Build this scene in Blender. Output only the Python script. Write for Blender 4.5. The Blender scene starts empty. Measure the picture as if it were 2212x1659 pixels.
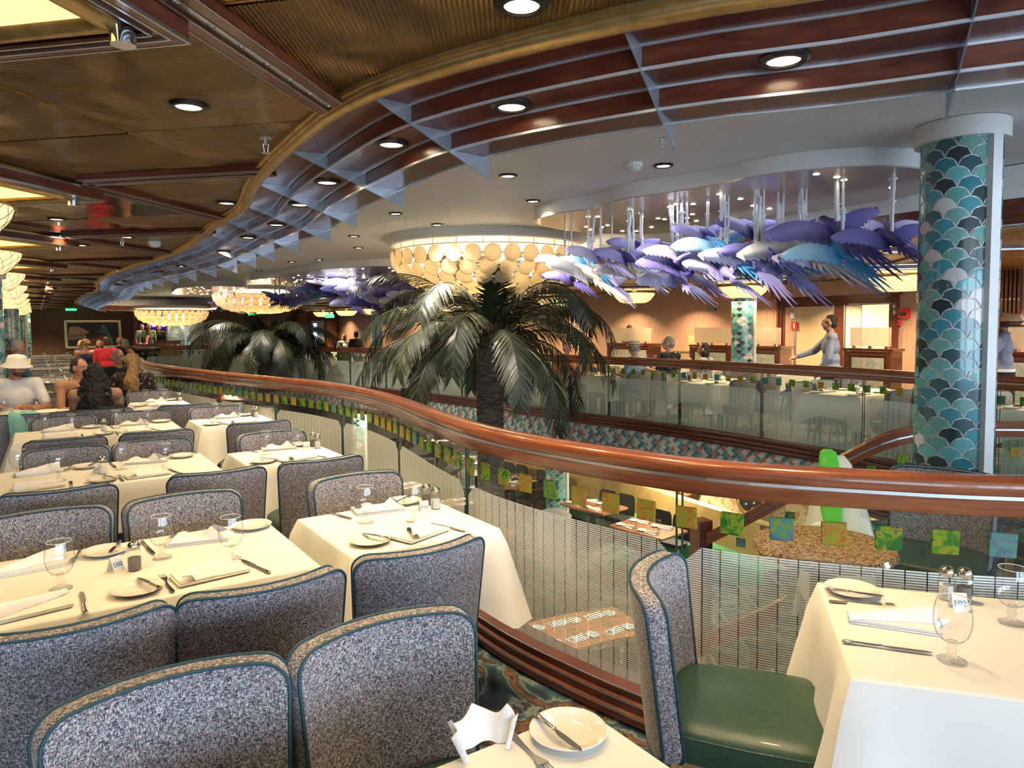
import bpy, bmesh, math, random
from mathutils import Vector, Matrix
from mathutils.geometry import tessellate_polygon
random.seed(7)
PI = math.pi
C = bpy.context.scene.collection
sc = bpy.context.scene

# ---------------------------------------------------------------- camera
cam = bpy.data.objects.new('camera', bpy.data.cameras.new('camera'))
C.objects.link(cam)
cam.data.sensor_width = 36.0
cam.data.lens = 1520 / 2212 * 36
cam.data.shift_y = -36 / 2212
cam.data.clip_start = 0.05
cam.data.clip_end = 200
cam.matrix_world = Matrix.Translation((0, 0, 1.62)) @ Matrix.Rotation(math.radians(90 - 3.4), 4, 'X') @ Matrix.Rotation(math.radians(-.5), 4, 'Z')
sc.camera = cam

# ---------------------------------------------------------------- world, exposure
w = bpy.data.worlds.new('world'); sc.world = w; w.use_nodes = True
w.node_tree.nodes['Background'].inputs[0].default_value = (.55, .75, 1, 1)
w.node_tree.nodes['Background'].inputs[1].default_value = 1.2
sc.view_settings.view_transform = 'Standard'
sc.view_settings.look = 'None'
sc.view_settings.gamma = 1
sc.view_settings.use_curve_mapping = False
sc.view_settings.exposure = 0.5
sc.cycles.max_bounces = 9
sc.cycles.diffuse_bounces = 4
sc.cycles.glossy_bounces = 4
sc.cycles.transmission_bounces = 8
sc.cycles.transparent_max_bounces = 24
sc.cycles.caustics_reflective = False
sc.cycles.caustics_refractive = False
sc.cycles.sample_clamp_indirect = 4.0

# ship axes: A runs along the room, B across it
A = Vector((-.56, .8285, 0)); B = Vector((.8285, .56, 0))
RZ = math.atan2(.56, .8285)
def W(u, v, z=0.0):
    p = A * u + B * v
    return Vector((p.x, p.y, z))
def UV(p):
    return (p[0] * A.x + p[1] * A.y, p[0] * B.x + p[1] * B.y)

def area(name, loc, power, col, sx, sy=None, rot=(0, 0, 0), shape='RECTANGLE'):
    l = bpy.data.lights.new(name, 'AREA'); l.energy = power; l.color = col
    l.shape = shape; l.size = sx
    if sy: l.size_y = sy
    o = bpy.data.objects.new(name, l); C.objects.link(o); o.location = loc; o.rotation_euler = rot
    return o
DAY = (.72, .86, 1.0)
WARM = (1.0, .72, .39)
# daylight through the row of stern windows behind the camera
WINDOWS = [(-4.6, -.6), (-1.2, 2.8), (3.4, 7.4), (8.4, 12.4)]      # v ranges
for v0, v1 in WINDOWS:
    area('daylight', W(-5.12, (v0 + v1) / 2, 1.55), 50 * (v1 - v0), DAY, v1 - v0, 1.75, (math.radians(90), 0, RZ))

# ---------------------------------------------------------------- mesh helpers
class G:
    def __init__(s): s.v = []; s.f = []; s.m = []
    def add(s, vs, fs, m=0):
        n = len(s.v); s.v += [tuple(p) for p in vs]
        s.f += [tuple(i + n for i in f) for f in fs]; s.m += [m] * len(fs); return s
    def box(s, c, d, rz=0.0, m=0, M=None):
        hx, hy, hz = d[0] / 2, d[1] / 2, d[2] / 2
        vs = [Vector((x, y, z)) for z in (-hz, hz) for x, y in ((-hx, -hy), (hx, -hy), (hx, hy), (-hx, hy))]
        R = M or (Matrix.Translation(c) @ Matrix.Rotation(rz, 4, 'Z'))
        return s.add([R @ p for p in vs], [(3, 2, 1, 0), (4, 5, 6, 7), (0, 1, 5, 4), (1, 2, 6, 5), (2, 3, 7, 6), (3, 0, 4, 7)], m)
    def bar(s, p, q, w, h, m=0):
        p = Vector(p); q = Vector(q); d = q - p; L = d.length
        if L < 1e-6: return s
        R = d.to_track_quat('X', 'Z').to_matrix().to_4x4()
        return s.box(None, (L, w, h), 0, m, Matrix.Translation((p + q) / 2) @ R)
    def lathe(s, prof, n=24, c=(0, 0, 0), M=None, m=0, cap=True):
        vs = []; fs = []
        for r, z in prof:
            for i in range(n):
                a = 2 * PI * i / n
                vs.append(Vector((c[0] + r * math.cos(a), c[1] + r * math.sin(a), c[2] + z)))
        for k in range(len(prof) - 1):
            for i in range(n):
                j = (i + 1) % n
                fs.append((k * n + i, k * n + j, (k + 1) * n + j, (k + 1) * n + i))
        if cap:
            if prof[0][0] > 1e-5: fs.append(tuple(range(n - 1, -1, -1)))
            if prof[-1][0] > 1e-5: fs.append(tuple((len(prof) - 1) * n + i for i in range(n)))
        if M: vs = [M @ p for p in vs]
        return s.add(vs, fs, m)
    def tube(s, pts, r, n=8, m=0, cap=True, closed=False):
        pts = [Vector(p) for p in pts]; N = len(pts)
        rs = r if isinstance(r, (list, tuple)) else [r] * N
        vs = []; fs = []; prev = None
        for i, p in enumerate(pts):
            if closed: t = pts[(i + 1) % N] - pts[i - 1]
            else: t = pts[min(i + 1, N - 1)] - pts[max(i - 1, 0)]
            if t.length < 1e-9: t = Vector((0, 0, 1))
            t.normalize()
            if prev is None:
                up = Vector((0, 0, 1)) if abs(t.z) < .9 else Vector((1, 0, 0))
                x = t.cross(up).normalized()
            else:
                x = prev - t * prev.dot(t)
                x = x.normalized() if x.length > 1e-6 else t.orthogonal().normalized()
            prev = x; y = t.cross(x)
            for k in range(n):
                a = 2 * PI * k / n
                vs.append(p + (x * math.cos(a) + y * math.sin(a)) * rs[i])
        for i in range(N if closed else N - 1):
            j = (i + 1) % N
            for k in range(n):
                l = (k + 1) % n
                fs.append((i * n + k, i * n + l, j * n + l, j * n + k))
        if cap and not closed:
            fs.append(tuple(range(n - 1, -1, -1))); fs.append(tuple((N - 1) * n + k for k in range(n)))
        return s.add(vs, fs, m)
    def prism(s, out, z0, z1, m=0, holes=(), M=None):
        loops = [list(out)] + [list(h) for h in holes]
        flat = [p for l in loops for p in l]; n = len(flat)
        tris = tessellate_polygon([[Vector((p[0], p[1], 0)) for p in l] for l in loops])
        vs = [Vector((p[0], p[1], z0)) for p in flat] + [Vector((p[0], p[1], z1)) for p in flat]
        fs = []
        for t in tris:
            a, b, c = (Vector(flat[i][:2]) for i in t)
            up = (b - a).cross(c - a) > 0
            t = tuple(t) if up else tuple(reversed(t))
            fs.append(tuple(reversed(t))); fs.append(tuple(i + n for i in t))
        k = 0
        for l in loops:
            for i in range(len(l)):
                a, b = k + i, k + (i + 1) % len(l)
                fs.append((a, b, b + n, a + n))
            k += len(l)
        if M: vs = [M @ p for p in vs]
        return s.add(vs, fs, m)
    def ell(s, c, r, n=12, k=8, M=None, m=0):
        prof = [(max(math.sin(PI * i / k), 0), -math.cos(PI * i / k)) for i in range(k + 1)]
        R = Matrix.Translation(c) @ (M or Matrix()) @ Matrix.Diagonal((r[0], r[1], r[2], 1))
        return s.lathe(prof, n, (0, 0, 0), R, m, False)
    def grid(s, rows, m=0, closed=False):
        n = len(rows[0]); vs = [p for r in rows for p in r]; fs = []
        for i in range(len(rows) - 1):
            for j in range(n if closed else n - 1):
                l = (j + 1) % n
                fs.append((i * n + j, i * n + l, (i + 1) * n + l, (i + 1) * n + j))
        return s.add(vs, fs, m)
    def tf(s, M):
        s.v = [tuple(M @ Vector(p)) for p in s.v]; return s
    def mesh(s, name, mats, smooth=False):
        me = bpy.data.meshes.new(name); me.from_pydata(s.v, [], s.f); 
        for x in (mats if isinstance(mats, (list, tuple)) else [mats]): me.materials.append(x)
        if len(me.materials) > 1: me.polygons.foreach_set('material_index', s.m)
        if smooth: me.polygons.foreach_set('use_smooth', [True] * len(me.polygons))
        me.update(); return me
    def obj(s, name, mats, parent=None, smooth=False, angle=None, normals=True):
        me = s.mesh(name, mats, smooth)
        if normals:
            bm = bmesh.new(); bm.from_mesh(me); bmesh.ops.remove_doubles(bm, verts=bm.verts, dist=1e-6)
            bmesh.ops.recalc_face_normals(bm, faces=bm.faces); bm.to_mesh(me); bm.free()
        if angle is not None:
            me.polygons.foreach_set('use_smooth', [True] * len(me.polygons))
            me.set_sharp_from_angle(angle=math.radians(angle))
        return link(name, me, parent)
def link(name, me, parent=None):
    o = bpy.data.objects.new(name, me); C.objects.link(o)
    if parent: o.parent = parent
    return o
def lettering(name, body, size, mat, parent, Mx, ext=.0003):
    cu = bpy.data.curves.new(name, 'FONT'); cu.body = body; cu.size = size; cu.align_x = 'CENTER'; cu.extrude = ext
    tmp = bpy.data.objects.new(name, cu); me = bpy.data.meshes.new_from_object(tmp); bpy.data.objects.remove(tmp); bpy.data.curves.remove(cu)
    me.materials.clear(); me.materials.append(mat); o = link(name, me, parent); o.matrix_basis = Mx; return o
def tag(o, label=None, cat=None, group=None, kind=None):
    if label: o['label'] = label
    if cat: o['category'] = cat
    if group: o['group'] = group
    if kind: o['kind'] = kind
    return o
def thing(name, label, cat, loc=(0, 0, 0), rz=0.0, group=None):
    o = bpy.data.objects.new(name, None); C.objects.link(o); o.empty_display_size = .1
    o.location = loc; o.rotation_euler = (0, 0, rz)
    return tag(o, label, cat, group)
def copy_tree(o, parent=None, kids=None):
    if kids is None:
        kids = {}
        for x in KIDS(o): kids.setdefault(x.parent.name, []).append(x)
    c = o.copy(); C.objects.link(c); c.parent = parent
    for ch in kids.get(o.name, []): copy_tree(ch, c, kids)
    return c
def KIDS(o): return list(o.children_recursive)
def dup(o, loc, rz=0.0, label=None, group=None):
    c = copy_tree(o); c.location = loc; c.rotation_euler = (0, 0, rz)
    if label: c['label'] = label
    if group: c['group'] = group
    elif 'group' in c: del c['group']
    return c
def first(proto, used, loc, rz, label, group=None):
    """the first placing moves the prototype itself, later ones copy it"""
    if proto.name not in used:
        used.add(proto.name); proto.location = loc; proto.rotation_euler = (0, 0, rz); tag(proto, label)
        if group: proto['group'] = group
        elif 'group' in proto: del proto['group']
        return proto
    return dup(proto, loc, rz, label, group)
USED = set()
def struct(name, g, mats, parent=None, **k):
    o = g.obj(name, mats, parent, **k)
    if not parent: o['kind'] = 'structure'
    return o
def cat_rom(pts, step=.15, closed=False):
    pts = [Vector((p[0], p[1], p[2] if len(p) > 2 else 0)) for p in pts]; N = len(pts); out = []
    for i in range(N if closed else N - 1):
        if closed: p0, p1, p2, p3 = pts[i - 1], pts[i], pts[(i + 1) % N], pts[(i + 2) % N]
        else: p0, p1, p2, p3 = pts[max(i - 1, 0)], pts[i], pts[i + 1], pts[min(i + 2, N - 1)]
        n = max(2, int((p2 - p1).length / step))
        for k in range(n):
            t = k / n
            out.append(.5 * ((2 * p1) + (p2 - p0) * t + (2 * p0 - 5 * p1 + 4 * p2 - p3) * t * t + (3 * p1 - p0 - 3 * p2 + p3) * t ** 3))
    if not closed: out.append(pts[-1])
    return out
class Path:
    """a polyline in plan with arc length, outward normal (-dy, dx) and offset points"""
    def __init__(s, pts, closed=False):
        s.p = pts; s.closed = closed; N = len(pts); s.n = []; s.L = [0]
        for i in range(N):
            t = (pts[(i + 1) % N] - pts[i - 1]) if closed else (pts[min(i + 1, N - 1)] - pts[max(i - 1, 0)])
            t.z = 0; t.normalize(); s.n.append(Vector((-t.y, t.x, 0)))
            if i: s.L.append(s.L[-1] + (pts[i] - pts[i - 1]).length)
    def at(s, l, off=0.0, z=0.0):
        import bisect
        i = min(max(bisect.bisect_right(s.L, l) - 1, 0), len(s.p) - 2)
        t = (l - s.L[i]) / max(s.L[i + 1] - s.L[i], 1e-9)
        p = s.p[i].lerp(s.p[i + 1], t); n = s.n[i].lerp(s.n[i + 1], t).normalized()
        q = p + n * off; return Vector((q.x, q.y, p.z + z)), n
    def near(s, x, y):
        return s.L[min(range(len(s.p)), key=lambda i: (s.p[i].x - x) ** 2 + (s.p[i].y - y) ** 2)]
def sweep(g, path, prof, l0=None, l1=None, m=0, closed_prof=True, step=None, ends=True):
    """profile [(offset, z)] along a stretch of a path"""
    l0 = path.L[0] if l0 is None else l0; l1 = path.L[-1] if l1 is None else l1
    ls = [l0] + [l for l in path.L if l0 + 1e-3 < l < l1 - 1e-3] + [l1]
    if step: ls = [l0 + (l1 - l0) * i / max(1, round((l1 - l0) / step)) for i in range(max(1, round((l1 - l0) / step)) + 1)]
    rows = [[path.at(l, o, z)[0] for o, z in prof] for l in ls]
    n0 = len(g.v); g.grid(rows, m, closed_prof)
    if closed_prof and ends:
        k = len(prof); g.f.append(tuple(n0 + i for i in range(k))); g.m.append(m)
        e = n0 + (len(rows) - 1) * k; g.f.append(tuple(e + i for i in reversed(range(k)))); g.m.append(m)
    return g
def inside(pt, poly):
    x, y = pt[0], pt[1]; r = False; n = len(poly)
    for i in range(n):
        a, b = poly[i], poly[i - 1]
        if (a[1] > y) != (b[1] > y) and x < (b[0] - a[0]) * (y - a[1]) / (b[1] - a[1]) + a[0]: r = not r
    return r

# ---------------------------------------------------------------- materials
def nt(name):
    m = bpy.data.materials.new(name); m.use_nodes = True
    t = m.node_tree; return m, t, t.nodes['Principled BSDF'], t.nodes['Material Output']
def N(t, typ, **k):
    n = t.nodes.new(typ)
    for a, v in k.items():
        if a.startswith('i_'):
            key = a[2:]; key = int(key) if key.isdigit() else key.replace('_', ' ')
            n.inputs[key].default_value = v
        else: setattr(n, a, v)
    return n
def ramp(t, stops, interp='LINEAR'):
    r = t.nodes.new('ShaderNodeValToRGB'); e = r.color_ramp.elements; r.color_ramp.interpolation = interp
    while len(e) < len(stops): e.new(.5)
    for x, (p, c) in zip(e, stops): x.position = p; x.color = (*c, 1)
    return r
def pm(name, col, rough=.5, metal=0.0, coat=0.0, spec=None, sheen=0.0):
    m, t, b, o = nt(name)
    b.inputs['Base Color'].default_value = (*col, 1); b.inputs['Roughness'].default_value = rough
    b.inputs['Metallic'].default_value = metal; b.inputs['Coat Weight'].default_value = coat
    if spec is not None: b.inputs['Specular IOR Level'].default_value = spec
    if sheen: b.inputs['Sheen Weight'].default_value = sheen
    return m
def noisy(name, stops, scale=(10, 10, 10), sc_=1.0, rough=.5, metal=0.0, coat=0.0, detail=3.0, bump=0.0, bscale=None, coord='Object', interp='LINEAR', distort=0.0):
    m, t, b, o = nt(name); L = t.links.new
    tc = N(t, 'ShaderNodeTexCoord'); mp = N(t, 'ShaderNodeMapping'); mp.inputs['Scale'].default_value = scale
    nz = N(t, 'ShaderNodeTexNoise', i_Scale=sc_, i_Detail=detail, i_Distortion=distort)
    L(tc.outputs[coord], mp.inputs['Vector']); L(mp.outputs[0], nz.inputs['Vector'])
    r = ramp(t, stops, interp); L(nz.outputs['Fac'], r.inputs[0]); L(r.outputs[0], b.inputs['Base Color'])
    b.inputs['Roughness'].default_value = rough; b.inputs['Metallic'].default_value = metal; b.inputs['Coat Weight'].default_value = coat
    if bump:
        src = nz
        if bscale:
            src = N(t, 'ShaderNodeTexNoise', i_Scale=bscale, i_Detail=2.0); L(tc.outputs[coord], src.inputs['Vector'])
        bp = N(t, 'ShaderNodeBump', i_Strength=bump, i_Distance=.01); L(src.outputs['Fac'], bp.inputs['Height']); L(bp.outputs[0], b.inputs['Normal'])
    return m
def emit(name, col, s):
    m, t, b, o = nt(name)
    b.inputs['Base Color'].default_value = (*col, 1); b.inputs['Emission Color'].default_value = (*col, 1); b.inputs['Emission Strength'].default_value = s
    return m
def thin_glass(name, tint=(.96, .985, .97), rough=0.0, ior=1.5, gain=1.0):
    m, t, b, o = nt(name); L = t.links.new; t.nodes.remove(b)
    tr = N(t, 'ShaderNodeBsdfTransparent'); tr.inputs[0].default_value = (*tint, 1)
    gl = N(t, 'ShaderNodeBsdfGlossy'); gl.inputs['Roughness'].default_value = rough
    fr = N(t, 'ShaderNodeFresnel', i_IOR=ior); mx = N(t, 'ShaderNodeMixShader')
    ge = N(t, 'ShaderNodeNewGeometry'); inv = N(t, 'ShaderNodeMath', operation='SUBTRACT'); inv.inputs[0].default_value = 1.0
    ml = N(t, 'ShaderNodeMath', operation='MULTIPLY'); mg = N(t, 'ShaderNodeMath', operation='MULTIPLY'); mg.inputs[1].default_value = gain
    L(ge.outputs['Backfacing'], inv.inputs[1]); L(fr.outputs[0], ml.inputs[0]); L(inv.outputs[0], ml.inputs[1]); L(ml.outputs[0], mg.inputs[0])
    L(mg.outputs[0], mx.inputs[0]); L(tr.outputs[0], mx.inputs[1]); L(gl.outputs[0], mx.inputs[2]); L(mx.outputs[0], o.inputs['Surface'])
    return m
def crystal(name, tint=(.985, .99, .99), edge=.45):
    """clear drinking glass: a longer way through the wall where it turns away, and Fresnel reflection"""
    m, t, b, o = nt(name); L = t.links.new; t.nodes.remove(b)
    lw = N(t, 'ShaderNodeLayerWeight', i_Blend=.5); r = ramp(t, [(.62, tint), (.96, (edge, edge, edge))]); L(lw.outputs['Facing'], r.inputs[0])
    tr = N(t, 'ShaderNodeBsdfTransparent'); L(r.outputs[0], tr.inputs[0]); gl = N(t, 'ShaderNodeBsdfGlossy'); gl.inputs['Roughness'].default_value = 0.0
    pw = N(t, 'ShaderNodeMath', operation='POWER'); pw.inputs[1].default_value = 4.0; ml = N(t, 'ShaderNodeMath', operation='MULTIPLY_ADD'); ml.inputs[1].default_value = .38; ml.inputs[2].default_value = .075
    mx = N(t, 'ShaderNodeMixShader'); L(lw.outputs['Facing'], pw.inputs[0]); L(pw.outputs[0], ml.inputs[0])
    L(ml.outputs[0], mx.inputs[0]); L(tr.outputs[0], mx.inputs[1]); L(gl.outputs[0], mx.inputs[2]); L(mx.outputs[0], o.inputs['Surface'])
    return m
def fin_mat():
    m, t, b, o = nt('fin_glass'); L = t.links.new
    tr = N(t, 'ShaderNodeBsdfTransparent'); tr.inputs[0].default_value = (.62, .68, .78, 1); mx = N(t, 'ShaderNodeMixShader'); mx.inputs[0].default_value = .42
    b.inputs['Base Color'].default_value = (.62, .67, .76, 1); b.inputs['Metallic'].default_value = .5; b.inputs['Roughness'].default_value = .14
    L(tr.outputs[0], mx.inputs[1]); L(b.outputs[0], mx.inputs[2]); L(mx.outputs[0], o.inputs['Surface']); return m
def solid_glass(name, tint=(1, 1, 1)):
    m, t, b, o = nt(name); t.nodes.remove(b)
    g = N(t, 'ShaderNodeBsdfGlass', i_IOR=1.45); g.inputs[0].default_value = (*tint, 1); t.links.new(g.outputs[0], o.inputs['Surface'])
    return m
def facecol(name, rough=.4, coat=0.0, attr='Col', metal=0.0, mottle=0.0):
    m, t, b, o = nt(name); L = t.links.new
    a = N(t, 'ShaderNodeAttribute', attribute_name=attr)
    L(a.outputs['Color'], b.inputs['Base Color'])
    b.inputs['Roughness'].default_value = rough; b.inputs['Coat Weight'].default_value = coat; b.inputs['Metallic'].default_value = metal
    return m
def setcols(o, cols):
    at = o.data.color_attributes.new('Col', 'FLOAT_COLOR', 'CORNER')
    for p in o.data.polygons:
        for li in p.loop_indices: at.data[li].color = (*cols[p.index], 1)

def tweed():
    m, t, b, o = nt('tweed'); L = t.links.new
    tc = N(t, 'ShaderNodeTexCoord')
    outs = []
    for s in ((520, 520, 110), (120, 120, 560)):
        mp = N(t, 'ShaderNodeMapping'); mp.inputs['Scale'].default_value = s
        nz = N(t, 'ShaderNodeTexNoise', i_Scale=1.0, i_Detail=2.0); L(tc.outputs['Object'], mp.inputs[0]); L(mp.outputs[0], nz.inputs['Vector']); outs.append(nz)
    ad = N(t, 'ShaderNodeMath', operation='ADD'); L(outs[0].outputs['Fac'], ad.inputs[0]); L(outs[1].outputs['Fac'], ad.inputs[1])
    hf = N(t, 'ShaderNodeMath', operation='MULTIPLY'); hf.inputs[1].default_value = .5; L(ad.outputs[0], hf.inputs[0])
    r = ramp(t, [(.37, (.012, .014, .020)), (.46, (.095, .098, .125)), (.53, (.29, .285, .315)), (.61, (.66, .63, .64))])
    L(hf.outputs[0], r.inputs[0])
    n2 = N(t, 'ShaderNodeTexNoise', i_Scale=160.0, i_Detail=1.0); L(tc.outputs['Object'], n2.inputs['Vector'])
    r2 = ramp(t, [(.35, (1.12, .92, .95)), (.5, (1, 1, 1)), (.65, (.9, .98, 1.12))]); L(n2.outputs['Fac'], r2.inputs[0])
    mx = N(t, 'ShaderNodeMix', data_type='RGBA', blend_type='MULTIPLY'); mx.inputs[0].default_value = 1
    L(r.outputs[0], mx.inputs[6]); L(r2.outputs[0], mx.inputs[7]); L(mx.outputs[2], b.inputs['Base Color'])
    b.inputs['Roughness'].default_value = .9; b.inputs['Sheen Weight'].default_value = .25
    bp = N(t, 'ShaderNodeBump', i_Strength=.35, i_Distance=.003); L(hf.outputs[0], bp.inputs['Height']); L(bp.outputs[0], b.inputs['Normal'])
    return m
def gold_ceiling():
    m, t, b, o = nt('gold_panel'); L = t.links.new
    tc = N(t, 'ShaderNodeTexCoord')
    nz = N(t, 'ShaderNodeTexNoise', i_Scale=1.6, i_Detail=1.5, i_Distortion=.6); L(tc.outputs['Object'], nz.inputs['Vector'])
    wv = N(t, 'ShaderNodeTexWave', i_Scale=19.0, i_Distortion=0.0); L(tc.outputs['Object'], wv.inputs['Vector'])
    b1 = N(t, 'ShaderNodeBump', i_Strength=.8, i_Distance=.22); L(nz.outputs['Fac'], b1.inputs['Height'])
    b2 = N(t, 'ShaderNodeBump', i_Strength=.6, i_Distance=.006); L(wv.outputs['Fac'], b2.inputs['Height']); L(b1.outputs[0], b2.inputs['Normal']); L(b2.outputs[0], b.inputs['Normal'])
    b.inputs['Base Color'].default_value = (.25, .16, .06, 1); b.inputs['Metallic'].default_value = .95; b.inputs['Roughness'].default_value = .30
    return m
def frit_mat():
    m, t, b, o = nt('frit'); L = t.links.new
    tc = N(t, 'ShaderNodeTexCoord'); sp = N(t, 'ShaderNodeSeparateXYZ'); L(tc.outputs['Object'], sp.inputs[0])
    d = N(t, 'ShaderNodeMath', operation='MULTIPLY'); d.inputs[1].default_value = 1 / .0092; L(sp.outputs[2], d.inputs[0])
    fr = N(t, 'ShaderNodeMath', operation='FRACT'); L(d.outputs[0], fr.inputs[0])
    gt = N(t, 'ShaderNodeMath', operation='GREATER_THAN'); gt.inputs[1].default_value = .32; L(fr.outputs[0], gt.inputs[0])
    b.inputs['Base Color'].default_value = (.86, .90, .88, 1); b.inputs['Roughness'].default_value = .4
    L(gt.outputs[0], b.inputs['Alpha'])
    return m
def tile_glass():
    """fused glass: a random pair of hues from the object, swirled"""
    m, t, b, o = nt('fused_glass'); L = t.links.new
    oi = N(t, 'ShaderNodeObjectInfo'); tc = N(t, 'ShaderNodeTexCoord')
    ofs = N(t, 'ShaderNodeVectorMath', operation='ADD'); sc3 = N(t, 'ShaderNodeMath', operation='MULTIPLY'); sc3.inputs[1].default_value = 40
    L(oi.outputs['Random'], sc3.inputs[0]); L(tc.outputs['Object'], ofs.inputs[0]); L(sc3.outputs[0], ofs.inputs[1])
    nz = N(t, 'ShaderNodeTexNoise', i_Scale=16.0, i_Detail=2.0, i_Distortion=1.6); L(ofs.outputs[0], nz.inputs['Vector'])
    r1 = ramp(t, [(.34, (.03, .22, .06)), (.44, (.14, .36, .03)), (.54, (.40, .52, .05)), (.62, (.52, .36, .05)), (.70, (.04, .16, .12))]); L(nz.outputs['Fac'], r1.inputs[0])
    r2 = ramp(t, [(.34, (.62, .20, .04)), (.45, (.62, .42, .06)), (.55, (.36, .46, .08)), (.66, (.70, .28, .07))]); L(nz.outputs['Fac'], r2.inputs[0])
    r3 = ramp(t, [(.34, (.10, .28, .36)), (.46, (.24, .34, .36)), (.56, (.10, .42, .40)), (.66, (.30, .46, .08))]); L(nz.outputs['Fac'], r3.inputs[0])
    g1 = N(t, 'ShaderNodeMath', operation='GREATER_THAN'); g1.inputs[1].default_value = .58; L(oi.outputs['Random'], g1.inputs[0])
    g2 = N(t, 'ShaderNodeMath', operation='GREATER_THAN'); g2.inputs[1].default_value = .82; L(oi.outputs['Random'], g2.inputs[0])
    m1 = N(t, 'ShaderNodeMix', data_type='RGBA'); m2 = N(t, 'ShaderNodeMix', data_type='RGBA')
    L(g1.outputs[0], m1.inputs[0]); L(r1.outputs[0], m1.inputs[6]); L(r2.outputs[0], m1.inputs[7])
    L(g2.outputs[0], m2.inputs[0]); L(m1.outputs[2], m2.inputs[6]); L(r3.outputs[0], m2.inputs[7])
    L(m2.outputs[2], b.inputs['Base Color']); b.inputs['Roughness'].default_value = .18
    tl = N(t, 'ShaderNodeBsdfTranslucent'); L(m2.outputs[2], tl.inputs[0])
    mx = N(t, 'ShaderNodeMixShader'); mx.inputs[0].default_value = .45; L(b.outputs[0], mx.inputs[1]); L(tl.outputs[0], mx.inputs[2]); L(mx.outputs[0], o.inputs['Surface'])
    bp = N(t, 'ShaderNodeBump', i_Strength=.3, i_Distance=.01); L(nz.outputs['Fac'], bp.inputs['Height']); L(bp.outputs[0], b.inputs['Normal'])
    return m
def carpet():
    m, t, b, o = nt('carpet'); L = t.links.new
    tc = N(t, 'ShaderNodeTexCoord')
    n1 = N(t, 'ShaderNodeTexNoise', i_Scale=2.6, i_Detail=5.0, i_Distortion=2.2); n2 = N(t, 'ShaderNodeTexNoise', i_Scale=240.0, i_Detail=1.0)
    L(tc.outputs['Object'], n1.inputs['Vector']); L(tc.outputs['Object'], n2.inputs['Vector'])
    r = ramp(t, [(.36, (.006, .010, .022)), (.46, (.012, .030, .055)), (.50, (.035, .085, .115)), (.53, (.20, .23, .20)), (.56, (.015, .025, .045)), (.62, (.20, .09, .03)), (.65, (.01, .016, .03))])
    L(n1.outputs['Fac'], r.inputs[0]); L(r.outputs[0], b.inputs['Base Color']); b.inputs['Roughness'].default_value = .95
    bp = N(t, 'ShaderNodeBump', i_Strength=.6, i_Distance=.004); L(n2.outputs['Fac'], bp.inputs['Height']); L(bp.outputs[0], b.inputs['Normal'])
    return m
def shell_mat():
    m, t, b, o = nt('capiz_shell'); L = t.links.new
    b.inputs['Base Color'].default_value = (.95, .87, .70, 1); b.inputs['Roughness'].default_value = .35
    tl = N(t, 'ShaderNodeBsdfTranslucent'); tl.inputs[0].default_value = (.97, .86, .66, 1)
    mx = N(t, 'ShaderNodeMixShader'); mx.inputs[0].default_value = .7; L(b.outputs[0], mx.inputs[1]); L(tl.outputs[0], mx.inputs[2]); L(mx.outputs[0], o.inputs['Surface'])
    return m
def objrand(name, cols, rough=.6):
    m, t, b, o = nt(name); oi = N(t, 'ShaderNodeObjectInfo')
    r = ramp(t, [(i / len(cols), c) for i, c in enumerate(cols)], 'CONSTANT'); t.links.new(oi.outputs['Random'], r.inputs[0]); t.links.new(r.outputs[0], b.inputs['Base Color'])
    b.inputs['Roughness'].default_value = rough; return m

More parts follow.
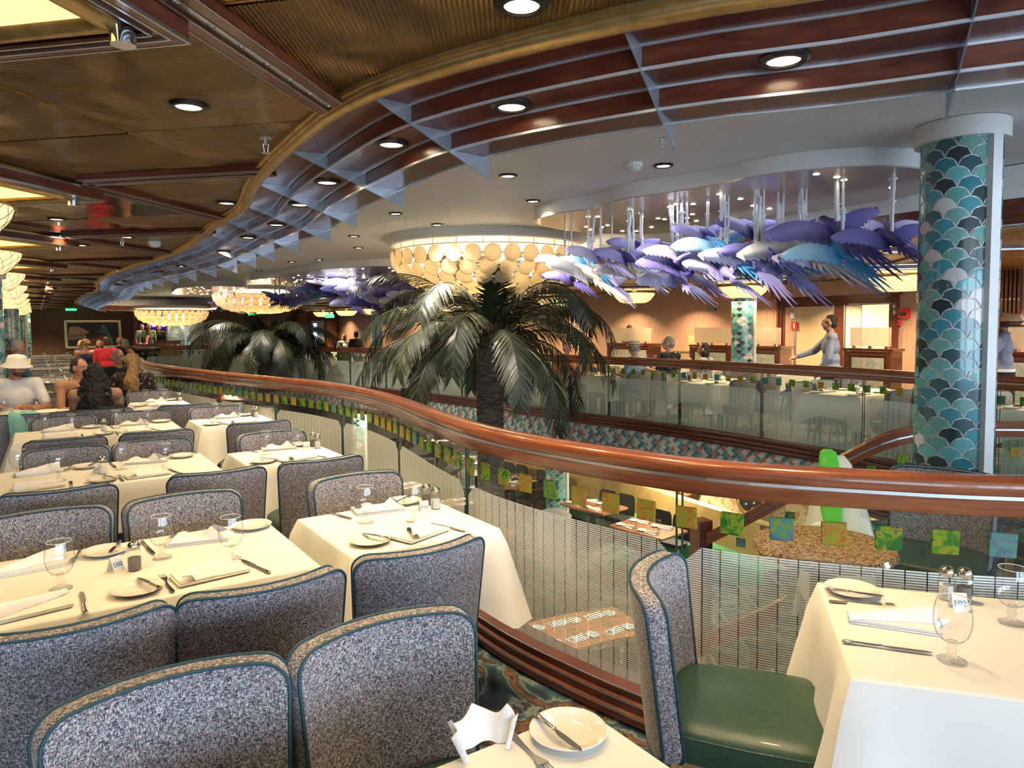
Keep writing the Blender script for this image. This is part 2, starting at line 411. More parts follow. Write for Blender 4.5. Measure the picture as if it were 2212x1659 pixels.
M = dict(
    tweed=tweed(), gold=gold_ceiling(), frit=frit_mat(), tile=tile_glass(), carpet=carpet(), shell=shell_mat(),
    bronze=noisy('polished_bronze', [(.3, (.26, .14, .06)), (.7, (.34, .19, .08))], (3,) * 3, 1, .10, 1.0, bump=.5, bscale=2.5),
    rimglass=pm('glass_rim', (.80, .82, .83), .08, coat=.5),
    silverline=pm('silver_line', (.80, .86, .95), .25, .55),
    piping=pm('piping', (.012, .055, .085), .55), vinyl=noisy('green_vinyl', [(.3, (.022, .062, .045)), (.7, (.034, .082, .056))], (60,) * 3, 1, .42, coat=.05, bump=.1),
    tan_wood=noisy('tan_wood', [(.3, (.33, .18, .09)), (.7, (.48, .28, .15))], (8, 8, 40), 1, .4),
    cloth=noisy('white_cloth', [(.3, (.80, .79, .76)), (.7, (.86, .85, .82))], (3, 3, 3), 1, .85, bump=.12, bscale=7.0),
    napkin=noisy('napkin', [(.3, (.80, .77, .75)), (.7, (.88, .85, .83))], (20,) * 3, 1, .9, bump=.15, bscale=60.0),
    china=pm('china', (.84, .82, .77), .12, coat=.4), steel=pm('cutlery_steel', (.62, .60, .57), .16, 1.0),
    chrome=pm('chrome', (.75, .78, .82), .12, 1.0), brushed=pm('brushed_steel', (.62, .66, .70), .32, 1.0), darkmetal=pm('dark_metal', (.03, .03, .032), .35, .6),
    rail=noisy('rail_wood', [(.25, (.13, .034, .014)), (.5, (.21, .060, .024)), (.75, (.29, .092, .038))], (4, 4, 70), 1, .25, coat=.3, detail=5),
    redwood=noisy('red_wood', [(.25, (.06, .013, .008)), (.5, (.11, .026, .014)), (.8, (.18, .05, .024))], (3, 3, 14), 1.6, .3, coat=.12, detail=5, distort=.8),
    trimwood=noisy('trim_wood', [(.3, (.055, .011, .007)), (.7, (.11, .025, .014))], (4, 4, 60), 1, .3, coat=.3),
    wallwood=noisy('wall_veneer', [(.3, (.27, .155, .11)), (.7, (.40, .25, .185))], (45, 45, 3), 1, .5, detail=4),
    darkwall=noisy('dark_wall', [(.3, (.085, .038, .022)), (.7, (.13, .06, .035))], (30, 30, 4), 1, .6),
    goldtrim=noisy('gold_leaf', [(.3, (.46, .31, .12)), (.7, (.66, .47, .20))], (14,) * 3, 1, .34, .85, bump=.15),
    white=pm('white_paint', (.74, .75, .76), .5), ceil=noisy('ceiling_paint', [(.3, (.74, .74, .74)), (.7, (.80, .80, .80))], (2, 2, 2), 1, .75),
    cream=pm('cream_paint', (.72, .64, .50), .55), mirror=pm('cloud_gloss', (.52, .46, .44), .2, .25),
    black=pm('black_plastic', (.012, .012, .013), .4), blackcloth=pm('black_cloth', (.008, .008, .010), .9),
    glass=crystal('goblet_glass'), panel=thin_glass('panel_glass', (.93, .965, .93)), fin=fin_mat(), gedge=pm('glass_edge', (.03, .09, .07), .15),
    solid=crystal('stem_glass', (.96, .965, .97), .6), sal=pm('salt', (.85, .85, .84), .9), pepper=noisy('pepper', [(.4, (.05, .04, .035)), (.6, (.30, .27, .24))], (700,) * 3, 1, .9),
    lampwarm=emit('lamp_glow', (1.0, .80, .50), 14.0), bulb=emit('bulb_glow', (1.0, .82, .55), 30.0), bowl=emit('bowl_glow', (1.0, .66, .30), 1.15), panelglow=emit('panel_glow', (1.0, .70, .22), 1.5),
    red=pm('red_paint', (.45, .02, .02), .4), green=pm('lime_pad', (.10, .62, .05), .45), plastic=pm('white_plastic', (.82, .83, .80), .3),
    granite=noisy('granite', [(.36, (.035, .018, .012)), (.44, (.22, .12, .06)), (.55, (.50, .33, .18)), (.7, (.62, .46, .29))], (110, 150, 110), 1, .12, detail=6, coat=.6),
    scale=facecol('scale_print', .28, .4), fasciaprint=facecol('fascia_print', .5), rod=pm('white_rod', (.82, .84, .88), .3),
    trunk=noisy('palm_bark', [(.35, (.045, .040, .034)), (.55, (.14, .125, .11)), (.75, (.26, .23, .20))], (9, 9, 42), 1, .85, detail=5, bump=.7),
    husk=noisy('palm_husk', [(.3, (.03, .014, .010)), (.7, (.10, .045, .03))], (20, 20, 30), 1, .9, bump=.5),
    frond=noisy('palm_frond', [(.3, (.007, .012, .006)), (.6, (.018, .027, .010)), (.78, (.10, .09, .03))], (1.3, 1.3, 1.3), 1, .45),
    tabletop=noisy('table_wood', [(.3, (.20, .075, .035)), (.7, (.34, .15, .075))], (4, 30, 30), 1, .3, coat=.3), darkchair=pm('charcoal_vinyl', (.022, .020, .020), .6),
    booth=noisy('mustard_vinyl', [(.3, (.40, .25, .085)), (.7, (.50, .33, .13))], (6,) * 3, 1, .5), mint=pm('mint_vinyl', (.07, .26, .14), .5),
    emexit=emit('exit_glow', (.05, .85, .25), 2.0), purple=emit('purple_glow', (.55, .10, 1.0), 6.0), net=pm('net_cord', (.03, .022, .015), .8),
    grey=pm('grey_cloth', (.30, .29, .31), .9),
)

# ================================================================ SETTING
RAILPTS = [(4.6, 2.0), (3.2, 2.12), (2.2, 2.24), (1.69, 2.31), (1.27, 2.42), (.75, 2.64), (.27, 3.07), (-.11, 3.55), (-.43, 4.18), (-.85, 5.15), (-1.25, 5.9), (-1.9, 6.8), (-2.73, 7.6), (-3.85, 8.75), (-5.46, 10.6), (-7.12, 13.3), (-8.62, 15.95), (-10.0, 18.4), (-11.1, 20.2), (-11.45, 21.1), (-11.1, 21.7), (-10.36, 21.75), (-8.73, 21.25), (-6.69, 20.1), (-4.62, 18.2), (-2.8, 16.6), (-1.02, 14.7), (1.06, 12.0), (2.09, 10.8), (3.06, 9.4), (3.51, 8.67), (3.95, 7.9), (4.3, 7.14), (4.75, 6.4), (5.6, 5.2)]
RP = Path(cat_rom(RAILPTS, .12))
LEND = RP.near(-11.45, 21.1)
hole = [(p.x, p.y) for p in RP.p] + [(6.6, 4.2), (6.9, 3.0), (6.0, 2.1)]
def rect(u0, u1, v0, v1): return [tuple(W(u, v)[:2]) for u, v in ((u0, v0), (u1, v0), (u1, v1), (u0, v1))]
ROOM = rect(-5.2, 42, -6, 15.5)
floor = struct('floor', G().prism(ROOM, -.46, 0, 0, [hole]), M['carpet'])
LAND = [(1.02, 2.52), (1.4, 3.7), (2.1, 5.0), (3.1, 5.75), (4.4, 5.9), (6.4, 4.2), (6.6, 3.0), (5.9, 2.2), (4.6, 2.05), (3.2, 2.16), (2.2, 2.28), (1.69, 2.35), (1.27, 2.46)]
struct('floor_landing', G().prism(LAND, -.46, -.005), M['carpet'])
struct('ceiling_below', G().prism(rect(-5.2, 42, -6, 15.5), -.54, -.465, 0, [hole]), M['cream'])
struct('floor_below', G().prism(rect(-6, 42, -6.2, 16), -2.9, -2.7), M['carpet'])

# white ceiling above everything
ceiling = struct('ceiling', G().prism(ROOM, 2.95, 3.05), M['ceil'])

# walls
def wall(name, p, q, z0, z1, mat, th=.15):
    g = G(); p = Vector((p[0], p[1], 0)); q = Vector((q[0], q[1], 0)); d = (q - p); n = Vector((-d.y, d.x, 0)).normalized() * th
    g.prism([tuple(x[:2]) for x in (p, q, q + n, p + n)], z0, z1)
    return struct(name, g, mat)
wall('wall_far', W(42, 15.5), W(-5.2, 15.5), -2.7, 2.95, M['wallwood'], .15)
wall('wall_end', W(42, -6), W(42, 15.5), -2.7, 2.95, M['darkwall'], .15)
wall('wall_left', W(-5.2, -6), W(42, -6), -2.7, 2.95, M['wallwood'], .15)
# stern wall behind the camera: sill, header and piers around four window bays with mullions
g = G(); vs = [-6] + [x for w_ in WINDOWS for x in w_] + [15.5]
def uvbox(g, u0, u1, v0, v1, z0, z1, m=0):
    return g.prism(rect(u0, u1, v0, v1), z0, z1, m)
uvbox(g, -5.2, -5.05, -6, 15.5, -.46, .6); uvbox(g, -5.2, -5.05, -6, 15.5, 2.45, 2.95)
for i in range(0, len(vs), 2): uvbox(g, -5.2, -5.05, vs[i], vs[i + 1], .6, 2.45)
struct('wall_stern', g, M['wallwood'])
for k, (v0, v1) in enumerate(WINDOWS):
    g = G(); n = 3
    for i in range(n + 1):
        v = v0 + (v1 - v0) * i / n
        uvbox(g, -5.09, -5.02, v - .05, v + .05, .6, 2.45)
    uvbox(g, -5.09, -5.02, v0, v1, .6, .68); uvbox(g, -5.09, -5.02, v0, v1, 2.37, 2.45)
    struct('window_%d' % (k + 1), g, M['white'])

# ---------------------------------------------------------------- atrium edge: trims, printed band, curbs
g = G()
for z in (-.04, .02, .08): sweep(g, RP, [(-.075, z), (-.085, z + .02), (-.085, z + .035), (-.075, z + .052), (-.01, z + .052), (-.01, z)])
for z in (-.54, -.49, -.44): sweep(g, RP, [(-.075, z), (-.085, z + .015), (-.085, z + .03), (-.075, z + .044), (-.01, z + .044), (-.01, z)])
struct('trim_1', g, M['trimwood'])
g = G(); sweep(g, RP, [(-.05, -.45), (-.05, -.03), (-.012, -.03), (-.012, -.45)])
band = struct('wall_atrium_band', g, M['white'])
def scallop(w, h, k=5, s=.93):
    pts = []
    for i in range(k + 1): a = PI * i / k; pts.append((w / 2 * math.cos(a), h * math.sin(a)))          # top arc, right to left
    for i in range(1, k): a = PI / 2 * (1 - i / k); pts.append((-w / 2 + w / 2 * math.cos(a), -h + h * math.sin(a)))
    pts.append((0, -h))
    for i in range(1, k): a = PI / 2 + PI / 2 * (1 - i / k); pts.append((w / 2 + w / 2 * math.cos(a), -h + h * math.sin(a)))
    return [(x * s, y * s + .0) for x, y in pts]
SC = [(.015, .040, .050), (.03, .10, .13), (.028, .20, .27), (.05, .28, .36), (.13, .42, .46), (.12, .34, .33), (.16, .38, .36), (.60, .58, .60)]
FC = [(.66, .62, .62), (.66, .62, .62), (.03, .17, .21), (.05, .26, .29), (.24, .37, .34), (.42, .17, .09)]
g = G(); cols = []; tw, th_ = .088, .046; sh = scallop(tw, th_, 3, .94); L0, L1 = LEND - 1.5, RP.L[-1] - .1
nrow = 10
for r in range(nrow):
    z = -.405 + r * .043; i = 0; l = L0 + (tw / 2 if r % 2 else 0)
    while l < L1:
        pts = []
        for x, y in sh:
            zz = min(max(z + y, -.44), -.032)
            pts.append(RP.at(l + x, -.053, zz)[0])
        g.add(pts, [tuple(range(len(pts)))]); cols.append(FC[(i * 2 + r * 3 + (r // 2) + random.choice((0, 0, 0, 1))) % 6]); l += tw; i += 1
o = g.obj('printed_pattern', M['fasciaprint'], band, normals=False); setcols(o, cols); o['kind'] = 'stuff'

# curb along the deck side of the glass
g = G(); sweep(g, RP, [(.0, .012), (.10, .012), (.10, .05), (.085, .055), (.085, .095), (.07, .10), (.07, .135), (-.01, .135)])
struct('trim_2', g, M['redwood'])
g = G()
for o_, z in ((.103, .045), (.088, .09), (.072, .13)): sweep(g, RP, [(o_, z), (o_ + .004, z), (o_ + .004, z + .006), (o_, z + .006)])
struct('trim_3', g, M['brushed'])

# ---------------------------------------------------------------- balustrades
PANW = 1.42
def balustrade(label, l0, l1, anchor, seg):
    t = thing('glass_balustrade', label, 'railing', tuple(RP.at(l0)[0]))
    inv = Matrix.Translation(-t.location)
    def put(g, name, mat, parent=None, **k):
        g.tf(inv); o = g.obj(name, mat, parent or t, **k); return o
    n = max(1, round((l1 - l0) / 2.9))
    for i in range(n):                                               # rail sections, a hairline joint between them
        a, b = l0 + (l1 - l0) * i / n + .0015, l0 + (l1 - l0) * (i + 1) / n - .0015
        g = G(); sweep(g, RP, [(-.050, 1.046), (.050, 1.046), (.054, 1.052), (.054, 1.088), (.044, 1.101), (.0, 1.106), (-.044, 1.101), (-.054, 1.088), (-.054, 1.052)], a, b)
        sweep(g, RP, [(-.048, .978), (.048, .978), (.052, .983), (.052, 1.034), (-.052, 1.034), (-.052, .983)], a, b)
        put(g, 'handrail', M['rail'], angle=50)
        g = G(); sweep(g, RP, [(-.0535, 1.034), (.0535, 1.034), (.0535, 1.046), (-.0535, 1.046)], a, b)
        put(g, 'steel_inlay', M['brushed'])
    k0 = math.floor((l0 - anchor) / PANW); k1 = math.ceil((l1 - anchor) / PANW)
    for k in range(k0, k1):
        a, b = max(l0, anchor + k * PANW + .012), min(l1, anchor + (k + 1) * PANW - .012)
        if b - a < .2: continue
        g = G(); sweep(g, RP, [(-.006, .10), (.006, .10), (.006, .98), (-.006, .98)], a, b, ends=False)
        p = put(g, 'glass_panel', M['panel'])
        for e in (a, b): put(sweep(G(), RP, [(-.0062, .12), (.0062, .12), (.0062, .978), (-.0062, .978)], e - .002, e + .002), 'panel_edge', M['gedge'], p)
        g = G(); m = round((b - a - .03) / .068); wv = (b - a - .03) / m     # etched strips of fine lines
        for i in range(m):
            s0, s1 = a + .015 + i * wv + .0022, a + .015 + (i + 1) * wv - .0022
            z0 = z1 = .765
            if i == 0: z0 -= .06
            if i == m - 1: z1 -= .06
            q0, _ = RP.at(s0, .0075); q1, _ = RP.at(s1, .0075)
            g.add([q0 + Vector((0, 0, .137)), q1 + Vector((0, 0, .137)), q1 + Vector((0, 0, z1)), q0 + Vector((0, 0, z0))], [(0, 1, 2, 3)])
        o = put(g, 'etched_strips', M['frit'], p, normals=False); o['kind'] = 'stuff'
    return t, inv
BAL = []
ANCH = RP.near(.68, 2.69)
for lab, a, b in (('curved wood topped glass balustrade running past the near tables', RP.L[0], LEND), ('curved wood topped glass balustrade across the atrium, above the scale patterned band', LEND, RP.L[-1])):
    BAL.append(balustrade(lab, a, b, ANCH, 0))
def cube_mesh(name, d, mat, bev=.004):
    bm = bmesh.new(); bmesh.ops.create_cube(bm, size=1); bmesh.ops.scale(bm, vec=d, verts=bm.verts)
    if bev: bmesh.ops.bevel(bm, geom=bm.edges, offset=bev, segments=1, affect='EDGES')
    me = bpy.data.meshes.new(name); bm.to_mesh(me); bm.free(); me.materials.append(mat); return me
tile_me = cube_mesh('glass_tile', (.084, .012, .084), M['tile'], .003)
for (t, inv), (a, b), pitch in zip(BAL, ((RP.L[0], LEND), (LEND, RP.L[-1])), (.172, .20)):
    l = a + .06; k = 0; ls = []
    while l < b - .05: ls.append(l); l += pitch
    ls.sort(key=lambda l: RP.at(l)[0].length); far = G()
    for i, l in enumerate(ls):
        p, n = RP.at(l, .016, .875)
        Mx = Matrix.Translation(p) @ Matrix.Rotation(math.atan2(n.y, n.x) + PI / 2 + random.uniform(-.03, .03), 4, 'Z') @ Matrix.Rotation(random.uniform(-.03, .03), 4, 'Y')
        if i < 150:
            o = link('glass_tile', tile_me, t); o.matrix_basis = inv @ Mx
        else: far.box(None, (.084, .012, .084), 0, 0, inv @ Mx)
    if far.v: o = far.obj('distant_tiles', M['tile'], t); o['kind'] = 'stuff'

# guard rail and stair beyond the landing
SR = Path(cat_rom([(5.3, 5.4, .755), (4.4, 6.0, .755), (3.4, 5.9, .74), (2.9, 6.0, .52), (2.35, 6.25, .06), (1.85, 6.6, -.36)], .12))
t = thing('stair_guard', 'wood topped glass guard sloping down the stair beside the scale patterned column', 'railing', (3.4, 5.9, -.3)); inv = Matrix.Translation((-3.4, -5.9, .3))
g = G(); sweep(g, SR, [(-.05, -.125), (.05, -.125), (.052, -.07), (-.052, -.07)]); sweep(g, SR, [(-.05, -.055), (.05, -.055), (.052, 0), (-.052, 0)]); g.tf(inv).obj('handrail', M['rail'], t)
g = G(); sweep(g, SR, [(-.053, -.07), (.053, -.07), (.053, -.056), (-.053, -.056)]); g.tf(inv).obj('steel_inlay', M['brushed'], t)
g = G(); sweep(g, SR, [(-.006, -.98), (.006, -.98), (.006, -.12), (-.006, -.12)]); g.tf(inv).obj('glass_panel', M['panel'], t)
g = G(); sweep(g, SR, [(-.06, -1.15), (.06, -1.15), (.06, -.98), (-.06, -.98)]); g.tf(inv).obj('stringer', M['redwood'], t)
g = G().box((1.80, 6.64, -.9), (.15, .15, 1.3), .4); g.tf(inv).obj('newel_post', M['redwood'], t)
for i in range(16):
    p, n = SR.at(SR.L[-1] * (i + .5) / 16, .02, -.26)
    if i % 1 == 0:
        o = link('glass_tile', tile_me, t); o.matrix_basis = inv @ Matrix.Translation(p) @ Matrix.Rotation(math.atan2(n.y, n.x) + PI / 2, 4, 'Z')
st = tag(thing('staircase', 'carpeted stair flight descending from the landing behind the glass guard', 'stairs', (3.3, 6.6, -2.7)))
for i in range(11):
    p = Vector((3.6 - i * .26, 6.55 + i * .06, -.42 - i * .19))
    g = G().box((p.x - 3.3, p.y - 6.6, p.z + 2.7 - .08), (.32, 1.2, .16), 0); g.obj('step', M['carpet'], st)
    g = G().box((p.x - 3.3 - .155, p.y - 6.6, p.z + 2.7 - .005), (.02, 1.2, .018), 0); g.obj('step_nosing', M['brushed'], st)

# ---------------------------------------------------------------- soffit around the atrium
SOFF = [(4.6, 1.95), (3.2, 2.12), (2.4, 2.28), (1.76, 2.46), (1.22, 2.70), (.66, 2.92), (-.09, 3.44), (-.59, 4.15), (-1.09, 5.03), (-1.6, 6.1), (-2.25, 7.1), (-3.72, 9.42), (-6.29, 12.57), (-8.0, 15.0), (-9.9, 18.2), (-11.9, 20.95), (-15.2, 25.9), (-16.9, 29.0), (-17.6, 31.2), (-16.8, 32.6), (-14.6, 31.9), (-12.2, 30.0), (-8.8, 25.4), (-5.5, 20.4), (-2.68, 16.3), (.12, 12.1), (2.36, 8.83), (4.04, 6.35), (5.6, 4.4), (6.0, 2.9)]
sp = cat_rom(SOFF, .16, True)
SP = Path(sp + [sp[0]]); SP.n[0] = SP.n[-1] = ((SP.n[1] + SP.n[-2]).normalized())
SWID = .58
def offpoly(d, k=1): return [tuple((p + n * d)[:2]) for p, n in list(zip(SP.p, SP.n))[:-1:k]]
OPEN_IN = offpoly(.18, 2); 
g = G(); sweep(g, SP, [(.0, 2.44), (.205, 2.44), (.205, 2.52), (.43, 2.52), (.43, 2.60), (.655, 2.60), (.655, 2.66), (.0, 2.66)], closed_prof=True, ends=False)
struct('trim_4', g, M['redwood'], angle=35)
g = G()
sweep(g, SP, [(.0, 2.66), (.02, 2.66), (.02, 2.94), (.0, 2.94)], ends=False)
struct('trim_5', g, M['white'])
g = G()
for d, z in ((-.008, 2.434), (.197, 2.434), (.212, 2.512), (.425, 2.512), (.435, 2.592)):
    sweep(g, SP, [(d, z), (d + .010, z), (d + .010, z + .010), (d, z + .010)], ends=False)
struct('trim_6', g, M['silverline'])
g = G(); prof = [(.66 + .04 * math.cos(a), 2.60 + .04 * math.sin(a)) for a in [2 * PI * i / 10 for i in range(10)]]
sweep(g, SP, prof, ends=False); sweep(g, SP, [(.66, 2.60), (.72, 2.60), (.72, 2.66), (.66, 2.66)], ends=False)
struct('trim_7', g, M['goldtrim'], angle=40)
FINL = SP.near(.66, 2.92); soff_holder = tag(bpy.data.objects['trim_4'])
me_fin = None; nf = 0
k = -6
while k < 200 and FINL + k * .97 < SP.L[-1] - .5:
    l = FINL + k * .97; k += 1
    if l < .5: continue
    p, n = SP.at(l)
    if me_fin is None:
        g = G().prism([(-.03, 2.335), (.655, 2.598), (.43, 2.60), (.43, 2.52), (.205, 2.52), (.205, 2.44), (-.03, 2.44)], -.003, .003, M=Matrix.Rotation(PI / 2, 4, 'X'))
        me_fin = g.mesh('glass_fin', M['fin'])
    o = link('glass_fin', me_fin, soff_holder); o.location = p; o.rotation_euler = (0, 0, math.atan2(n.y, n.x)); nf += 1

# ---------------------------------------------------------------- gold panel ceiling
gold = thing('ceiling_gold', None, None, (0, 0, 0)); gold['kind'] = 'structure'
E1 = (A + B).normalized(); E2 = (B - A).normalized(); PW = 1.18; Pm = {}; rest = G(); org = W(2.46, .44)
outer_ok = rect(-5, 41.9, -5.9, 15.4)
pb = cube_mesh('ceiling_panel', (PW - .016, PW - .016, .03), M['gold'], .006)
pbz = cube_mesh('ceiling_panel', (PW - .016, PW - .016, .03), M['bronze'], .006)
ang = math.atan2(E1.y, E1.x)
for i in range(-26, 36):
    for j in range(-22, 22):
        c = org + E1 * (PW * (i + .5)) + E2 * (PW * (j + .5))
        if not inside(c, outer_ok): continue
        cs = [c + E1 * (PW / 2 * a) + E2 * (PW / 2 * b) for a, b in ((-1, -1), (1, -1), (1, 1), (-1, 1))]
        ins = [inside(q, OPEN_IN) for q in cs + [c]]
        if all(ins): continue
        if c.y < -2.5: continue
        vis = c.y > .3 and abs(c.x / max(c.y, .1)) < 1.05
        if not any(ins):
            if vis and c.y < 17:
                o = link('ceiling_panel', pb if random.random() > .07 else pbz, gold); o.location = (c.x, c.y, 2.635); o.rotation_euler = (random.uniform(-.004, .004), random.uniform(-.004, .004), ang)
            else: rest.box((c.x, c.y, 2.635), (PW - .016, PW - .016, .03), ang)
        else:
            gg = G()
            for a in range(6):
                for b in range(6):
                    q = c + E1 * (PW * ((a + .5) / 6 - .5)) + E2 * (PW * ((b + .5) / 6 - .5))
                    if not inside(q, OPEN_IN): gg.box((q.x - c.x, q.y - c.y, 0), (PW / 6, PW / 6, .03), ang)
            if gg.v:
                if vis and c.y < 17: o = gg.obj('ceiling_panel', M['gold'], gold); o.location = (c.x, c.y, 2.635)
                else: rest.v, _ = rest.v, rest.add([(x + c.x, y + c.y, z + 2.635) for x, y, z in gg.v], gg.f)
o = rest.obj('distant_panels', M['gold'], gold, normals=False); o['kind'] = 'stuff'

# wood beams in a zigzag between the light trays and the soffit
def beam(p, q, n):
    d = (q - p); L = d.length; g = G()
    s = thing('ceiling_beam', None, None, tuple(p)); s['kind'] = 'structure'; s.rotation_euler = (0, 0, math.atan2(d.y, d.x))
    for y in (-.055, .055): G().box((L / 2, y, .02), (L, .06, .04)).obj('wood_strip', M['redwood'], s)
    G().box((L / 2, 0, .026), (L, .05, .03)).obj('metal_channel', M['brushed'], s)
    g = G()
    for y in (-.083, -.027, .027, .083): g.box((L / 2, y, .0), (L, .004, .006))
    g.obj('edge_strip', M['brushed'], s)
    if p.y < 13:
        for i in range(int(L / .17)):
            o = link('stud', STUD, s); o.location = (.1 + i * .17, 0, .012)
STUD = G().lathe([(0, -.008), (.012, -.006), (.015, .002)], 8).mesh('stud', M['chrome'], True)
TRAYS = [(2.46 + 3.34 * k, -.61, 1) for k in range(0, 11)] + [(6.6 + 3.4 * k, 12.9, -1) for k in range(-1, 10)]
for u, v, s in TRAYS:
    for du in (1, -1):
        tip = W(u - .25, v + s * .86); d = (A * du + B * s).normalized(); L = .12
        while L < 3.2 and not inside(tip + d * L, offpoly(.70, 4)): L += .12
        if L > .4: 
            p = tip + d * .10; q = tip + d * (L - .02); p.z = q.z = 2.585; beam(p, q, 0)

# ---------------------------------------------------------------- columns
SH = scallop(.153, .066, 5, .935)
def column(name, x, y, z0, z1, R, trim_dir, sw=.153, shh=.066, cap=True):
    t = thing(name, None, None, (x, y, z0)); t['kind'] = 'structure'; H = z1 - z0
    g = G().lathe([(R, 0), (R, H)], 40); g.obj('shaft', M['white'], t, angle=40)
    n = round(2 * PI * R / sw); w_ = 2 * PI * R / n; rows = int((H - .04) / shh); g = G(); cols = []; rr = R + .005
    sh = scallop(w_, shh, 4, .93)
    for r in range(1, rows):
        for i in range(n):
            s0 = (i + (.5 if r % 2 else 0)) * w_; z = r * shh
            pts = [(rr * math.cos(s0 / R), rr * math.sin(s0 / R), z)] + [(rr * math.cos((s0 + px) / R), rr * math.sin((s0 + px) / R), z + py) for px, py in sh]
            m = len(sh); g.add(pts, [(0, 1 + k, 1 + (k + 1) % m) for k in range(m)]); cols += [random.choice(SC)] * m
    o = g.obj('scale_print', M['scale'], t, smooth=True, normals=False); setcols(o, cols); o['kind'] = 'stuff'
    o.data.normals_split_custom_set_from_vertices([Vector((v.co.x, v.co.y, 0)).normalized() for v in o.data.vertices])
    if cap: G().lathe([(R + .012, H - .13), (R + .045, H - .13), (R + .045, H - .005), (R + .012, H - .005)], 40).obj('capital', M['white'], t, angle=40)
    a = trim_dir; G().box((math.cos(a) * (R + .015), math.sin(a) * (R + .015), (H - .13) / 2), (.05, .075, H - .13), a).obj('trim_strip', M['white'], t)
    return t
column('column', 3.06, 4.85, -.005, 2.95, .237, math.atan2(-.967, .251))
for u in (10.0, 20.0, 30.0): 
    p = W(u, 12.9); column('column', p.x, p.y, 0, 2.33, .24, math.atan2(-.55, .84))
column('column', -5.96, 7.85, 0, 2.33, .25, math.atan2(-.95, -.3)); column('column', -14.25, 20, 0, 2.5, .25, math.atan2(-.6, .8)); column('column', -19.4, 28, 0, 2.5, .25, math.atan2(-.6, .8)); column('column', -24.2, 35, 0, 2.5, .25, math.atan2(-.6, .8))
for x, y in ((.95, 15.0), (1.35, 22.7), (-2.6, 27.6), (-4.6, 21)): column('column', x, y, -2.7, -.54, .24, math.atan2(-.6, .8), cap=False)

# ================================================================ CEILING FIXTURES
# diamond light trays with a lit panel, gold roll, wood frame and chrome corner posts
def make_tray():
    t = thing('light_tray', '-', 'ceiling light')
    z0 = 2.52; h = 1.05; s2 = math.sqrt(2)
    cor = [(h, 0), (0, h), (-h, 0), (0, -h)]
    def dia(r): return [(r, 0), (0, r), (-r, 0), (0, -r)]
    G().prism(dia(.80), z0 + .018, z0 + .033).obj('lit_panel', M['panelglow'], t)
    for i in range(4):
        a = Vector((*cor[i], 0)); b = Vector((*cor[(i + 1) % 4], 0)); e = (b - a).normalized(); nrm = -(a + b).normalized()
        g = G(); q = lambda c, r: Vector((*[x * r for x in c], 0))
        for r0, r1, zz in ((1.05, 1.0, 0), (.995, .945, .008), (.94, .89, .016)):
            p0, p1, p2, p3 = [Vector((*dia(r)[k % 4], 0)) for r, k in ((r0, i), (r0, i + 1), (r1, i + 1), (r1, i))]
            g.add([p + Vector((0, 0, z)) for z in (z0 + zz, z0 + .075) for p in (p0, p1, p2, p3)], [(3, 2, 1, 0), (4, 5, 6, 7), (0, 1, 5, 4), (1, 2, 6, 5), (2, 3, 7, 6), (3, 0, 4, 7)])
        g.obj('frame_board', M['redwood'], t)
        g = G()
        for r in (1.052, .9975, .9425):
            p0, p1 = Vector((*dia(r)[i], z0 + .004)), Vector((*dia(r)[(i + 1) % 4], z0 + .004)); g.bar(p0, p1, .008, .012)
        p0, p1 = Vector((*dia(1.054)[i], z0 + .072)), Vector((*dia(1.054)[(i + 1) % 4], z0 + .072)); g.bar(p0, p1, .008, .012)
        g.obj('metal_line', M['brushed'], t)
        p0, p1 = Vector((*dia(.83)[i], z0 + .03)), Vector((*dia(.83)[(i + 1) % 4], z0 + .03))
        G().tube([p0, p1], .042, 10).obj('gold_roll', M['goldtrim'], t, angle=40)
        c = dia(.865)[i]; G().lathe([(.036, z0 - .045), (.036, z0 + .07)], 16, (c[0], c[1], 0)).obj('corner_post', M['chrome'], t, angle=40)
    G().prism(dia(.62), z0 + .05, 2.622).obj('hanger_box', M['darkmetal'], t)
    return t
tray = make_tray()
# net covered bowl lamps
def make_bowl():
    t = thing('bowl_lamp', '-', 'lamp')
    prof = [(.30, -.22), (.36, -.20), (.44, -.13), (.505, -.05), (.53, .02)]
    G().lathe(prof, 32, cap=False).obj('shade', M['bowl'], t, angle=60)
    G().lathe([(.0, -.225), (.30, -.22)], 32, cap=False).obj('shade_bottom', M['bowl'], t)
    G().lathe([(.5, .018), (.545, .018), (.545, .035), (.5, .035)], 32).obj('rim', M['goldtrim'], t)
    g = G(); n = 22
    def pt(a, k): 
        x = k / 8 * 4; i = min(int(x), 3); f = x - i; r = prof[i][0] * (1 - f) + prof[i + 1][0] * f + .006; z = prof[i][1] * (1 - f) + prof[i + 1][1] * f
        return Vector((r * math.cos(a), r * math.sin(a), z))
    for i in range(n):
        for s in (1, -1): g.tube([pt(2 * PI * i / n + s * k * .085 + .03 * math.sin(i * 5 + k), k) for k in range(0, 9)], .0022, 4, cap=False)
    g.obj('net', M['net'], t); G().lathe([(.07, .04), (.07, .225)], 12).obj('stem', M['brushed'], t)
    return t
bowl = make_bowl()
